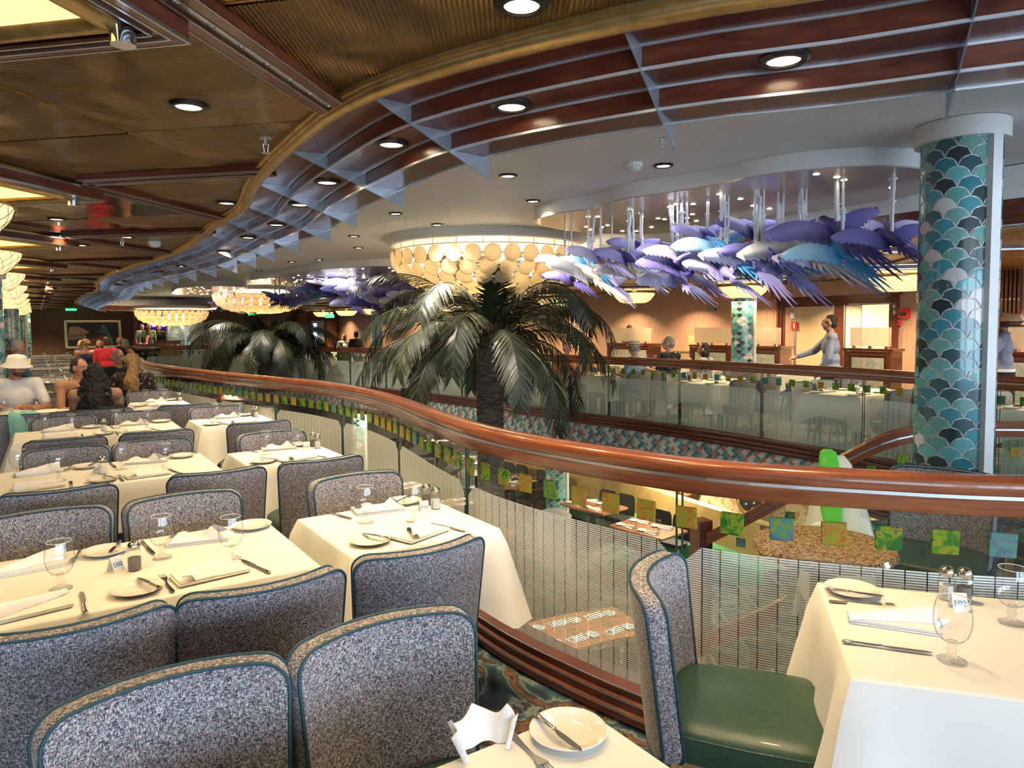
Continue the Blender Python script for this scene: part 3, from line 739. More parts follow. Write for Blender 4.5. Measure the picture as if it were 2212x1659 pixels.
for k, (u, v, s) in enumerate(TRAYS):
    near = s > 0; side = 'over the near columns' if near else 'over the far balcony'
    p = W(u, v)
    n_ = k if near else k - 11; rows_ = 'left row' if near else 'far balcony'; end = 'the camera' if near else 'the right'
    ORD_ = 'first second third fourth fifth sixth seventh eighth ninth tenth eleventh'.split()
    first(tray, USED, (p.x, p.y, 0), RZ, 'diamond ceiling tray with glowing yellow panel, %s from %s %s' % (ORD_[n_], end, 'in the left row' if near else 'over the far balcony') if k else 'largest diamond tray with glowing yellow panel, filling the top left corner', 'light trays ' + side)
    if k: first(bowl, USED, (p.x, p.y, 2.40), RZ, 'glowing bowl lamp wrapped in dark net, %s from %s %s' % (ORD_[n_ - (1 if near else 0)], end, 'in the left row' if near else 'over the far balcony'), 'net lamps ' + side)
for k, (u, v, s) in enumerate(TRAYS):
    if k < 9 or 11 <= k < 18:
        p = W(u, v); area('tray_light', (p.x, p.y, 2.1), 7 if s > 0 else 45, (1, .70, .34), 1.0, 1.0)

# capiz disc chandeliers
def make_chandelier():
    t = thing('chandelier', '-', 'chandelier'); zc = 2.95
    G().lathe([(1.40, zc - .0), (1.57, zc - .0), (1.57, zc - .02), (1.50, zc - .10), (1.46, zc - .12), (1.40, zc - .12)], 64).obj('ceiling_ring', M['ceil'], t, angle=40)
    disc = G().lathe([(0, -.004), (.112, -.004), (.124, 0), (.112, .004), (0, .004)], 20, cap=False)
    dm = disc.mesh('shell_disc', M['shell'], True)
    rows = [(1.46, 2.61, 8, 34), (1.37, 2.43, 26, 31), (1.21, 2.305, 43, 28), (1.0, 2.215, 57, 23), (.76, 2.15, 69, 18), (.50, 2.115, 79, 12), (.23, 2.10, 86, 6)]
    fr = G()
    for r, z, tilt, n in rows:
        fr.tube([(r * .985 * math.cos(a), r * .985 * math.sin(a), z + .13 * math.cos(math.radians(tilt)) + .01) for a in [2 * PI * i / 48 for i in range(48)]], .007, 5, closed=True)
        for i in range(n):
            a = 2 * PI * (i + .5 * (n % 2)) / n
            o = link('shell_disc', dm, t)
            o.matrix_basis = Matrix.Translation((r * math.cos(a), r * math.sin(a), z)) @ Matrix.Rotation(a, 4, 'Z') @ Matrix.Rotation(math.radians(90 + tilt), 4, 'Y')
            b = a + PI / n; fr.box((r * .99 * math.cos(b), r * .99 * math.sin(b), z), (.02, .03, .02), b)
    for i in range(24):
        a = 2 * PI * i / 24
        fr.tube([(r * .96 * math.cos(a), r * .96 * math.sin(a), z + .03) for r, z, *_ in [(1.46, 2.83)] + rows] + [(0, 0, 2.15)], .005, 4)
    fr.obj('wire_frame', M['goldtrim'], t)
    bm = G().ell((0, 0, 0), (.032, .032, .042), 10, 6).mesh('bulb', M['bulb'], True)
    for i in range(30):
        rr, n_, z = ((1.2, 14, 2.60), (.85, 10, 2.45), (.42, 6, 2.34))[0 if i < 14 else 1 if i < 24 else 2]
        a = 2 * PI * i / n_; o = link('bulb', bm, t); o.location = (rr * math.cos(a), rr * math.sin(a), z)
    return t
ch = make_chandelier()
for (x, y, dz, lab) in ((-.38, 11.0, 0, 'large capiz disc chandelier above the nearer palm'), (-8.4, 23.6, 0, 'capiz disc chandelier above the second palm'), (-14.9, 31.0, -.35, 'low capiz disc chandelier in front of the far wall')):
    first(ch, USED, (x, y, dz), 0, lab, 'disc chandeliers')
    l = bpy.data.lights.new('chandelier_light', 'POINT'); l.energy = 150 if y < 20 else 420; l.color = (1, .76, .46); l.shadow_soft_size = .35
    o = bpy.data.objects.new('chandelier_light', l); C.objects.link(o); o.location = (x, y, 2.62 + dz)

# recessed downlights, sprinklers, detectors
def make_down():
    t = thing('downlight', '-', 'ceiling light')
    G().lathe([(.058, -.012), (.075, -.012), (.085, -.002), (.085, .004), (.05, .02)], 24, cap=False).obj('trim_ring', M['darkmetal'], t, angle=40)
    G().lathe([(0, .004), (.056, -.004)], 20, cap=False).obj('lens', M['lampwarm'], t)
    return t
down = make_down()
def downlight(x, y, z, label, group=None, power=20, col=WARM):
    first(down, USED, (x, y, z), 0, label, group)
    if power:
        l = area('downlight_beam', (x, y, z - .03), power, col, .14, shape='DISK'); l.data.spread = math.radians(118)
for i, (x, y) in enumerate([(.95, 2.3), (.06, 2.84), (-.55, 3.46), (-1.09, 4.35), (-1.56, 5.23), (-2.07, 6.13), (-2.57, 7.0), (-3.54, 8.24)]):
    l = SP.near(x, y); p, n = SP.at(l, .335)
    downlight(p.x, p.y, 2.515, ['black rimmed downlight in the wood soffit, rightmost and glaring', 'black rimmed downlight in the wood soffit, second from the glaring one', 'black rimmed downlight in the wood soffit, third from the glaring one'][i] if i < 3 else 'small downlight in the receding wood soffit', None if i < 3 else 'soffit downlights', 9)
l = SP.near(-3.7, 9.4)
for i in range(9):
    p, n = SP.at(l + 1.2 + i * 1.3, .335); downlight(p.x, p.y, 2.515, 'small downlight in the receding wood soffit', 'soffit downlights', 0)
GOLDL = [(.04, 2.25, 'lit downlight with wide dark rim in the gold ceiling, at its top edge'), (-1.44, 3.22, 'dark rimmed downlight in the middle of a gold ceiling panel'), (-2.26, 5.67, None), (-4.16, 7.7, None), (-4.75, 7.55, None), (-6.5, 11.8, None), (-8.6, 14.5, None), (-10.2, 17.5, None)]
for x, y, lab in GOLDL: downlight(x, y, 2.616, lab or 'small downlight in the gold ceiling farther back', None if lab else 'gold ceiling downlights', 3.4 if y < 9 else 25)
# downlights added in a loose grid to light the near tables
for u, v in ((.5, .5), (.9, -2.5), (3.2, -2.6), (2.0, .75), (5.0, -2.4), (7.6, .2), (9.8, .5), (-1.5, 1.2), (-1.8, -2.0), (-.8, 3.4)):
    p = W(u, v); downlight(p.x, p.y, 2.616, 'added fill downlight in the gold ceiling over the near tables', 'added fill downlights over near tables', 3.7)
for u in (13, 16, 19, 22, 25, 28, 31, 34, 37, 40):  # more downlights added to brighten the dim far rows
    for v in (-2.6, .3, 2.6):
        p = W(u, v)
        if not inside(p, OPEN_IN) and u > 12 + 2 * v: downlight(p.x, p.y, 2.616, 'added fill downlight in the gold ceiling over the receding rows', 'added fill downlights over receding rows', 30)
for u in (2.5, 4.9, 7.0, 9.1, 11.3, 13.5, 16, 19, 22, 26, 31, 36, 40):  # downlights added to brighten the far balcony; back row washes the wall
    for v in (9.3, 11.4, 14.5): 
        p = W(u, v); downlight(p.x, p.y, 2.616, 'added fill downlight in the ceiling of the far balcony', 'added far balcony fill downlights', 100 if v > 13 else 34 if u < 20 else 80)
for x, y in [(-.02, 6.32), (.24, 7.6), (1.28, 5.97), (-1.35, 8.35), (-.96, 9.28), (-2.29, 10.37), (-2.55, 11.87), (-3.76, 13.9), (-4.44, 14.33), (-5.9, 16.58), (-3.0, 8.9), (-4.4, 11.2), (-7.6, 17.4), (-9.5, 21.5)]:
    downlight(x, y, 2.945, 'small downlight in the white atrium ceiling', 'white ceiling downlights', 34, (1, .86, .68))
for x, y in ((-13.5, 26), (-17, 34), (-22, 32), (-7, 26), (-12, 33)): downlight(x, y, 2.945, 'small downlight in the white ceiling far back', 'far ceiling downlights', 150)
for i, (x, y) in enumerate(((.8, 8.2), (2.9, 13.2), (-2.5, 15), (1.6, 17.5), (-4, 20), (-1.5, 9.2), (4.2, 8.8), (-6.5, 17.5), (-8.5, 21), (.5, 6.0), (5.5, 11), (-1, 22), (-11, 26), (-15, 31))):  # bare fill lamps added to brighten the deck below, without fixtures
    area('lower_deck_fill', (x, y, -.56 if i not in (0, 2, 5, 7, 8) else -.4), 130 if i not in (0, 5, 9) else 45, (1, .80, .55), .4, .4)
def make_sprinkler():
    t = thing('sprinkler', '-', 'sprinkler')
    G().lathe([(0, -.002), (.032, -.002), (.038, .004)], 16).obj('escutcheon', M['brushed'], t)
    g = G().lathe([(.010, -.035), (.012, 0)], 8); g.bar((-.014, 0, -.03), (-.008, 0, -.075), .004, .004); g.bar((.014, 0, -.03), (.008, 0, -.075), .004, .004)
    g.obj('frame', M['brushed'], t); G().lathe([(.022, -.08), (.026, -.076)], 12).obj('deflector', M['brushed'], t); return t
spr = make_sprinkler()
for x, y, z, lab in ((-1.29, 3.78, 2.618, 'chrome sprinkler head hanging from the gold ceiling'), (1.09, 5.15, 2.948, 'dark sprinkler head in the white ceiling near the wood soffit'), (-1.31, 8.89, 2.948, None), (-3.74, 12.59, 2.948, None), (-4.3, 7.85, 2.618, None)):
    first(spr, USED, (x, y, z), .5, lab or 'small sprinkler head farther back in the ceiling', None if lab else 'distant sprinklers')
def make_detector():
    t = thing('smoke_detector', '-', 'detector')
    G().lathe([(.07, 0), (.072, -.025), (.055, -.035)], 24, cap=True).obj('base', M['plastic'], t, angle=30)
    g = G().lathe([(.045, -.035), (.05, -.055), (.03, -.068), (0, -.07)], 20, cap=False)
    for i in range(10): a = 2 * PI * i / 10; g.box((.05 * math.cos(a), .05 * math.sin(a), -.045), (.012, .006, .02), a)
    g.obj('sensor_head', M['white'], t, angle=30); return t
det = make_detector()
first(det, USED, (1.02, 5.89, 2.948), 0, 'white smoke detector on the white ceiling left of the bird sculpture')
first(det, USED, (-4.08, 8.13, 2.618), 0, 'white smoke detector on the gold ceiling, small')

# ================================================================ CLOUD PANELS AND BIRDS
LED = G().lathe([(0, -.003), (.020, -.003), (.026, .0)], 12).mesh('led_spot', M['lampwarm'])
def cloud(pts, label, z=2.8):
    poly = [tuple(p[:2]) for p in cat_rom(pts, .12, True)]
    c = Vector((sum(p[0] for p in poly) / len(poly), sum(p[1] for p in poly) / len(poly), 0))
    loc = [(p[0] - c.x, p[1] - c.y) for p in poly]
    t = thing('cloud_panel', label, 'ceiling panel', (c.x, c.y, z))
    G().prism(loc, .012, .148).obj('side_band', M['white'], t, angle=30); G().prism(loc, 0, .012).obj('mirror_underside', M['mirror'], t)
    rnd = random.Random(len(label)); xs = [p[0] for p in loc]; ys = [p[1] for p in loc]; k = 0
    while k < 30:
        q = (rnd.uniform(min(xs), max(xs)), rnd.uniform(min(ys), max(ys)))
        if inside(q, loc) and inside((q[0] + .15, q[1]), loc) and inside((q[0] - .15, q[1]), loc): o = link('led_spot', LED, t); o.location = (*q, -.001); k += 1
    area('cloud_light', (c.x, c.y, z - .03), 13, (.86, .88, 1.0), 1.4, 1.4)
    return poly
CL1 = cloud([(.27, 8.15), (.45, 7.6), (.85, 7.25), (1.05, 6.76), (1.45, 6.4), (1.74, 6.1), (2.0, 5.75), (2.33, 5.52), (2.82, 5.42), (3.3, 5.6), (3.62, 6.0), (3.75, 6.6), (3.6, 7.15), (3.1, 7.7), (2.85, 8.4), (2.2, 9.1), (1.5, 9.3), (.7, 8.9)], 'cloud shaped mirrored ceiling panel holding the nearer flock of birds')
CL2 = cloud([(-4.6, 15.4), (-4.0, 14.6), (-3.3, 14.2), (-2.6, 13.9), (-2.0, 14.3), (-2.2, 15.6), (-3.1, 16.9), (-4.2, 18.2), (-5.6, 19.2), (-6.6, 18.9), (-6.5, 17.7), (-5.5, 16.6)], 'cloud shaped mirrored ceiling panel holding the second flock of birds')
CL3 = cloud([(-9.6, 20.6), (-8.4, 19.9), (-7.8, 20.8), (-8.8, 22.8), (-10.6, 24.8), (-11.6, 24.4), (-10.8, 22.6)], 'cloud shaped mirrored ceiling panel, farthest back')

def bird_mesh(col):
    """parrot in flight, heading +Y, wings spread along X, long tail behind"""
    def wing(s):
        g = G(); n = 20; fr, bk = [], []
        for i in range(n + 1):
            f = i / n; x = s * (.03 + .58 * f)
            lead = .06 + .06 * math.sin(f * PI * .9) - .13 * f ** 2
            chord = (.21 * (1 - f) ** .7 * (.75 + .8 * f) + .022) * (1 if f < .98 else .5)
            trail = lead - chord - (.048 if i % 2 else 0) * (1 - .3 * f)
            z = .035 * math.sin(f * PI * .75) + .05 * f
            fr.append((x, lead, z)); bk.append((x - s * .02 * (i % 2), trail, z - .035 * (1 - f) - .006))
        mid = [tuple((a + b) / 2 + (.018 if k == 2 else 0) for k, (a, b) in enumerate(zip(p, q))) for p, q in zip(fr, bk)]
        top = [fr, mid, bk]; g.grid(top)
        bot = [[(x, y, z - .009) for x, y, z in r] for r in top]; g.grid([list(reversed(r)) for r in bot])
        g.grid([fr, bot[0]]); g.grid([bk, bot[2]])
        g.tf(Matrix.Translation((0, .03, .02)) @ Matrix.Rotation(math.radians(20), 4, 'X') @ Matrix.Translation((0, -.03, -.02)))
        if s > 0: g.tf(Matrix.Translation((.03, 0, 0)) @ Matrix.Rotation(math.radians(-8), 4, 'Y') @ Matrix.Rotation(math.radians(32), 4, 'Z') @ Matrix.Scale(.72, 4) @ Matrix.Translation((-.03, 0, 0)))
        return g
    body = G(); pr = []
    for y, rx, rz, z in ((.30, .004, .004, -.065), (.285, .018, .022, -.05), (.255, .036, .042, -.025), (.215, .044, .05, -.012), (.17, .042, .046, -.008), (.10, .062, .064, -.005), (.02, .066, .068, 0), (-.07, .054, .054, .004), (-.15, .036, .034, .006), (-.22, .02, .016, .006)):
        pr.append([(rx * math.cos(2 * PI * i / 12), y, z + rz * math.sin(2 * PI * i / 12)) for i in range(12)])
    body.grid(pr, closed=True); body.f.append(tuple(range(108, 120))); body.m.append(0)
    tail = G()
    for i, (dx, L) in enumerate(((0, .56), (.25, .50), (-.25, .47), (.5, .38), (-.5, .36), (.8, .27), (-.8, .26), (1.15, .2), (-1.15, .19))):
        d = Vector((math.sin(dx * .42), -math.cos(dx * .42), 0)); p = Vector((dx * .012, -.14, .004 - abs(dx) * .004)); nx = Vector((-d.y, d.x, 0))
        pts = []
        for f, wd in ((0, .010), (.35, .017), (.7, .012), (1, .001)): pts.append([p + d * L * 1.3 * f + nx * wd + Vector((0, 0, -.02 * f)), p + d * L * 1.3 * f - nx * wd + Vector((0, 0, -.02 * f))])
        tail.grid(pts); tail.grid([[q + Vector((0, 0, -.006)) for q in r] for r in pts])
    bk = G().lathe([(.020, 0), (.016, .022), (.004, .04)], 8, M=Matrix.Translation((0, .282, -.052)) @ Matrix.Rotation(math.radians(205), 4, 'X'))
    return dict(body=body, wl=wing(-1), wr=wing(1), tail=tail, beak=bk)
def lilac(name, c1, c2):
    m, t, b, o = nt(name); L = t.links.new; tc = N(t, 'ShaderNodeTexCoord'); sp_ = N(t, 'ShaderNodeSeparateXYZ'); L(tc.outputs['Object'], sp_.inputs[0])
    ab = N(t, 'ShaderNodeMath', operation='ABSOLUTE'); L(sp_.outputs[0], ab.inputs[0]); r = ramp(t, [(.03, c1), (.34, c2)]); L(ab.outputs[0], r.inputs[0]); L(r.outputs[0], b.inputs['Base Color']); b.inputs['Roughness'].default_value = .45; return m
BM = dict(purple=lilac('bird_purple', (.085, .072, .30), (.20, .18, .48)), lilac=lilac('bird_lilac', (.34, .30, .62), (.70, .64, .86)), white=lilac('bird_white', (.74, .70, .62), (.82, .80, .78)), blue=lilac('bird_blue', (.06, .30, .60), (.40, .64, .82)))
LOOK = dict(purple='deep purple', lilac='pale lilac', white='cream white', blue='sky blue')
PARTS = {}
def make_bird(kind):
    t = thing('bird_sculpture', '-', 'bird'); p = bird_mesh(kind); m = BM[kind]
    p['body'].obj('body', m, t, angle=60); p['wl'].obj('wing', m, t, angle=50); p['wr'].obj('wing', m, t, angle=50); p['tail'].obj('tail', m, t); p['beak'].obj('beak', M['darkmetal'] if kind == 'purple' else m, t, angle=50)
    return t
BP = {k: make_bird(k) for k in BM}
rod_me = {}
def bird(kind, loc, heading, pitch, roll, s, label, group):
    loc = Vector(loc); key = round(max(.2, 2.8 - loc.z - .05) / .05)
    o = first(BP[kind], USED, loc, 0, label, group)
    Mx = Matrix.Translation(loc) @ Matrix.Rotation(heading - PI / 2, 4, 'Z') @ Matrix.Rotation(pitch, 4, 'X') @ Matrix.Rotation(roll, 4, 'Y') @ Matrix.Scale(s, 4)
    o.matrix_world = Mx
    if key not in rod_me:
        h = key * .05
        rod_me[key] = G().lathe([(.011, 0), (.011, h * .45), (.015, h * .45), (.015, h * .58), (.026, h * .58), (.026, h * .60), (.015, h * .60), (.009, h * .66), (.009, h + .05)], 10).mesh('hanging_rod', M['rod'])
    r = link('hanging_rod', rod_me[key], o); R = Mx.inverted()
    r.matrix_basis = R @ Matrix.Translation(loc + Vector((0, 0, .03))) @ Matrix.Scale((2.8 - loc.z - .03) / (key * .05 + .05), 4, (0, 0, 1))
    return o
def atY(px, py, Y):                       # a photo direction met at depth Y: used once to read positions off the photo
    q = cam.matrix_world.to_3x3() @ Vector(((px - 1106) / 1520, (829.5 - py - 36) / 1520, -1)); q *= Y / q.y
    return Vector((q.x, q.y, 1.62 + q.z))
FLOCK = [(212, 300, 'white', .9), (345, 305, 'blue', .95), (415, 272, 'lilac', 1.0), (345, 375, 'white', 1.25), (250, 400, 'purple', .9), (570, 285, 'purple', 1.0), (640, 222, 'purple', .95), (600, 345, 'white', 1.05), (650, 385, 'lilac', .9), (825, 240, 'purple', 1.0), (905, 262, 'lilac', 1.0), (870, 325, 'purple', 1.2), (850, 400, 'lilac', 1.05), (1020, 150, 'purple', 1.0), (1095, 225, 'blue', 1.2), (1140, 290, 'purple', 1.25), (1120, 368, 'lilac', 1.1), (1290, 125, 'purple', 1.1), (1290, 310, 'lilac', 1.2), (1420, 275, 'blue', 1.0), (1340, 235, 'purple', 1.0), (1450, 335, 'lilac', 1.2), (1560, 135, 'purple', .95), (1580, 232, 'white', 1.45), (1760, 130, 'purple', 1.45), (1790, 250, 'blue', 1.15), (1760, 315, 'lilac', 1.25), (2065, 120, 'lilac', .9), (2070, 180, 'purple', 1.15), (1540, 300, 'blue', .7), (480, 420, 'lilac', .9)]
WHERE = ['at the left end', 'left of the middle', 'in the middle', 'right of the middle', 'at the right end']; ROW = lambda z: 'highest' if z < 200 else 'middle' if z < 290 else 'lower' if z < 340 else 'lowest'
for i, (zx, zy, kind, s) in enumerate(FLOCK):
    px, py = 1140 + zx * .3797, 448 + zy * .3797
    Y = 7.9 - (px - 1160) / 800 * 2.2 + random.uniform(-.25, .25) + (.35 if s < 1 else -.1)
    p = atY(px, py, Y)
    bird(kind, p, math.radians(122) - math.atan2(p.x, p.y) + random.uniform(-.15, .15), math.radians(26) + random.uniform(-.08, .08), random.uniform(-.15, .15), s * .78,
         '%s %s macaw, %s tier of the nearer flock, %s' % (('big' if s > 1.15 else 'smaller' if s < .96 else 'middling'), LOOK[kind], ROW(zy), WHERE[min(4, int(zx / 420))]), 'nearer flock, %s %s birds %s' % (LOOK[kind], ROW(zy), WHERE[min(4, int(zx / 420))]))
random.seed(11)
for i in range(30):
    px = random.uniform(690, 930); py = 612 + random.uniform(-8, 40) + (px - 690) * .02; Y = 18 - (px - 690) / 240 * 3.0 + random.uniform(-.6, .6)
    kind = random.choice(('purple', 'purple', 'lilac', 'lilac', 'lilac', 'white', 'blue')); p = atY(px, py, Y)
    bird(kind, p, math.radians(125) + random.uniform(-.2, .2), math.radians(25), random.uniform(-.15, .15), random.uniform(.95, 1.2), 'small looking %s macaw, %s part of the second flock, %s' % (LOOK[kind], 'upper' if py < 628 else 'lower', 'its left third' if px < 770 else 'its middle' if px < 850 else 'its right third'), 'second flock, %s birds %s %d' % (LOOK[kind], 'upper' if py < 628 else 'lower', (px >= 770) + (px >= 850)))
for i in range(22):
    px = random.uniform(580, 705) if i < 14 else random.uniform(445, 535); py = (640 if i < 14 else 655) + random.uniform(-14, 14); Y = (19.5 if i < 14 else 24) + random.uniform(-.8, .8)
    kind = random.choice(('purple', 'purple', 'blue', 'lilac')); p = atY(px, py, Y)
    bird(kind, p, math.radians(-60) + random.uniform(-.2, .2), math.radians(15), 0, 1.0, 'tiny looking %s macaw sculpture seen head on, %s' % (LOOK[kind], 'in front of the second chandelier' if i < 14 else 'left of the second chandelier'), 'head on %s birds %s' % (kind, 'in front of the second chandelier' if i < 14 else 'left of the second chandelier'))

# ================================================================ FURNITURE
def make_chair(fab, vin, legm, pip, name='dining_chair'):
    t = thing(name, '-', 'chair')
    ZT, ZB = .84, .34; Wt, Wb, sag, th = .243, .215, .085, .062
    def surf(x, z, off):
        hw = Wb + (Wt - Wb) * (z - ZB) / (ZT - ZB)
        s = x / hw; y = -.195 + sag * s * s - .11 * (z - .45); nx = -2 * sag * s / hw * .45
        n = Vector((nx, 1, 0)).normalized()
        return Vector((x, y, z)) + Vector((n.x * -off, -off, 0)) * 1.0
    out = []
    r = .055; zc = (ZT + ZB) / 2; hh = (ZT - ZB) / 2
    for cx_, cz_, a0 in ((1, 1, 0), (-1, 1, 90), (-1, -1, 180), (1, -1, 270)):
        for k in range(6):
            a = math.radians(a0 + 90 * k / 5); z = zc + cz_ * (hh - r) + r * math.sin(a)
            hw = Wb + (Wt - Wb) * (z - ZB) / (ZT - ZB); out.append((cx_ * (hw - r) + r * math.cos(a), z))
        # straight runs between the corners
        nxt = {(1, 1): (-1, 1), (-1, 1): (-1, -1), (-1, -1): (1, -1), (1, -1): (1, 1)}[(cx_, cz_)]
        a = math.radians(a0 + 90); p = out[-1]
        q_z = zc + nxt[1] * (hh - r) + r * math.sin(a); hwq = Wb + (Wt - Wb) * (q_z - ZB) / (ZT - ZB); q = (nxt[0] * (hwq - r) + r * math.cos(a), q_z)
        for k in range(1, 8): out.append((p[0] + (q[0] - p[0]) * k / 8, p[1] + (q[1] - p[1]) * k / 8))
    def ring(s, off, dz=0): return [surf(x * s, zc + (z - zc) * s, off) for x, z in out]
    g = G(); rows = [ring(.02, 0), ring(.3, 0), ring(.55, 0), ring(.78, 0), ring(.93, 0), ring(.985, .002), ring(1, .008), ring(1.004, th / 2), ring(1, th - .008), ring(.985, th - .002), ring(.93, th), ring(.78, th), ring(.55, th), ring(.3, th), ring(.02, th)]
    g.grid(rows, 0, True); K_ = len(out); g.f += [tuple(range(K_)), tuple(14 * K_ + i for i in reversed(range(K_)))]; g.m += [0, 0]; b = g.obj('backrest', fab, t, angle=60)
    for off in (.003, th - .003):
        G().tube(ring(1.002, off), .0046, 6, closed=True).obj('piping', pip, b, smooth=True)
    # seat cushion: rounded in plan, crowned on top
    g = G(); rows = []
    sq = []
    for i in range(40):
        a = 2 * PI * i / 40; c, s = math.cos(a), math.sin(a); e = .28
        sq.append((math.copysign(abs(c) ** e, c), math.copysign(abs(s) ** e, s)))
    for k, z in ((.93, .365), (.985, .372), (1, .39), (1, .442), (.985, .455), (.95, .463), (.75, .473), (.4, .478), (.02, .479)):
        rows.append([(x * .235 * k * (1 - .06 * (y < 0) * -y), .06 + y * .23 * k, z) for x, y in sq])
    g.grid(rows, 0, True); g.f += [tuple(range(40)), tuple(320 + i for i in range(40))]; g.m += [0, 0]
    seat = g.obj('seat', vin, t, angle=50)
    G().tube([(x * .236 * .99 * (1 - .06 * (y < 0) * -y), .06 + y * .231 * .99, .447) for x, y in sq], .0035, 5, closed=True).obj('seam', vin, seat, smooth=True)
    for sx in (-1, 1):
        for y0, y1 in ((-.14, -.20), (.235, .245)):
            G().tube([(sx * .185, y0, .37), (sx * .195, y1, .0)], [.024, .015], 4).obj('leg', legm, t)
    G().box((0, .05, .352), (.38, .38, .03)).obj('seat_frame', legm, t)
    return t
chair = make_chair(M['tweed'], M['vinyl'], M['tan_wood'], M['piping'])
def put_chair(u, v, face, label, group=None, drz=0.0, loc=None):
    p = W(u, v) if loc is None else Vector(loc)
    return first(chair, USED, p, (RZ if face > 0 else RZ + PI) + drz if loc is None else drz, label, group)

CLOTHS = {}
def cloth_mesh(lx, ly, drop, extra=.12, seed=0):
    rnd = random.Random(seed); per = []
    n = 14
    cs = [(-lx / 2, -ly / 2), (lx / 2, -ly / 2), (lx / 2, ly / 2), (-lx / 2, ly / 2)]
    nr = [(0, -1), (1, 0), (0, 1), (-1, 0)]
    for k in range(4):
        a, b = Vector(cs[k]), Vector(cs[(k + 1) % 4]); L = (b - a).length
        for i in range(n + 1):
            f = i / n; f = .5 - .5 * math.cos(PI * f); d = min(f, 1 - f) * L
            nn = Vector(nr[k]); c = math.exp(-(d / .11) ** 2)
            side = Vector(nr[k - 1]) if f < .5 else Vector(nr[(k + 1) % 4])
            if i in (0, n): nn = (nn + side).normalized()
            per.append((a.lerp(b, f), nn, c, d, side))
    ph = rnd.uniform(0, 6); g = G(); rows = []
    for i_, z_ in ((.05, 0), (.012, 0), (.003, -.0015)): rows.append([(p.x * (1 - 2 * i_ / lx), p.y * (1 - 2 * i_ / ly), z_) for p, q, *_ in per])
    rows.append([(p.x, p.y, -.006) for p, q, *_ in per])
    for k in range(1, 8):
        t = k / 7; r = []
        for i, (p, q, c, d, sd) in enumerate(per):
            L = drop + extra * c + .008 * math.sin(i * .7 + ph)
            off = .012 + .035 * t + .10 * t * c - .05 * t * math.exp(-((d - .17) / .07) ** 2) + .010 * t * math.sin(i * 1.1 + ph)
            r.append((p.x + q.x * off, p.y + q.y * off, -.006 - L * t))
        rows.append(r)
    g.grid(rows, 0, True); g.f.append(tuple(range(len(per)))); g.m.append(0)
    me = g.mesh('tablecloth', M['cloth'])
    bm = bmesh.new(); bm.from_mesh(me); bmesh.ops.remove_doubles(bm, verts=bm.verts, dist=1e-5); bmesh.ops.recalc_face_normals(bm, faces=bm.faces); bm.to_mesh(me); bm.free()
    me.polygons.foreach_set('use_smooth', [True] * len(me.polygons)); me.set_sharp_from_angle(angle=math.radians(70)); return me
TABLE_ME = {}
def table(u0, u1, v0, v1, label, group=None, drop=.27, z=0.0, loc=None, rz=None, cloth=True, seed=0, tgroup='tables under white cloths'):
    lx, ly = round(v1 - v0, 3), round(u1 - u0, 3)
    p = W((u0 + u1) / 2, (v0 + v1) / 2, z) if loc is None else Vector(loc); r = RZ if rz is None else rz
    key = (lx, ly)
    if key not in TABLE_ME:
        t = thing('dining_table', '-', 'table', p, r)
        G().prism([(-lx / 2 + .004, -ly / 2 + .004), (lx / 2 - .004, -ly / 2 + .004), (lx / 2 - .004, ly / 2 - .004), (-lx / 2 + .004, ly / 2 - .004)], .712, .745).obj('tabletop', M['tabletop'], t)
        G().lathe([(.05, .70), (.05, .05), (.07, .03)], 16).obj('pedestal', M['darkmetal'], t, angle=40)
        G().lathe([(.04, .05), (.24, .025), (.25, .0)], 24).obj('foot', M['darkmetal'], t, angle=40)
        TABLE_ME[key] = t
    else: t = dup(TABLE_ME[key], p, r)
    tag(t, 'pedestal table under the ' + label, 'table', None)
    t['group'] = tgroup if group else ''
    if not group: del t['group']
    else: t['group'] = 'tables under ' + group
    ck = (lx, ly, drop, seed)
    if ck not in CLOTHS: CLOTHS[ck] = cloth_mesh(lx, ly, drop, .12, seed)
    o = link('tablecloth', CLOTHS[ck]); o.location = (p.x, p.y, z + .752); o.rotation_euler = (0, 0, r)
    tag(o, label, 'tablecloth', group)
    return o

# ---------------------------------------------------------------- tableware
def make_goblet():
    t = thing('goblet', '-', 'glass')
    prof = [(.012, .050), (.026, .056), (.037, .070), (.043, .092), (.0445, .112), (.042, .138), (.037, .162)]
    G().lathe([(.0005, .0505)] + prof, 28, cap=False).obj('bowl', M['glass'], t, smooth=True)
    G().lathe([(0, 0), (.034, 0), (.0345, .003), (.022, .008), (.011, .014), (.0085, .022), (.012, .029), (.009, .037), (.011, .046), (.012, .0525), (0, .0535)], 24, cap=False).obj('stem', M['solid'], t, smooth=True)
    G().tube([(.037 * math.cos(2 * PI * i / 28), .037 * math.sin(2 * PI * i / 28), .162) for i in range(28)], .0011, 5, closed=True).obj('rim', M['rimglass'], t, smooth=True)
    return t
def make_plate():
    g = G().lathe([(0, .004), (.045, .004), (.052, .006), (.066, .014), (.081, .018), (.0825, .0165), (.068, .009), (.05, .0), (0, 0)], 48, cap=False)
    o = g.obj('bread_plate', M['china'], angle=50); return tag(o, '-', 'plate')
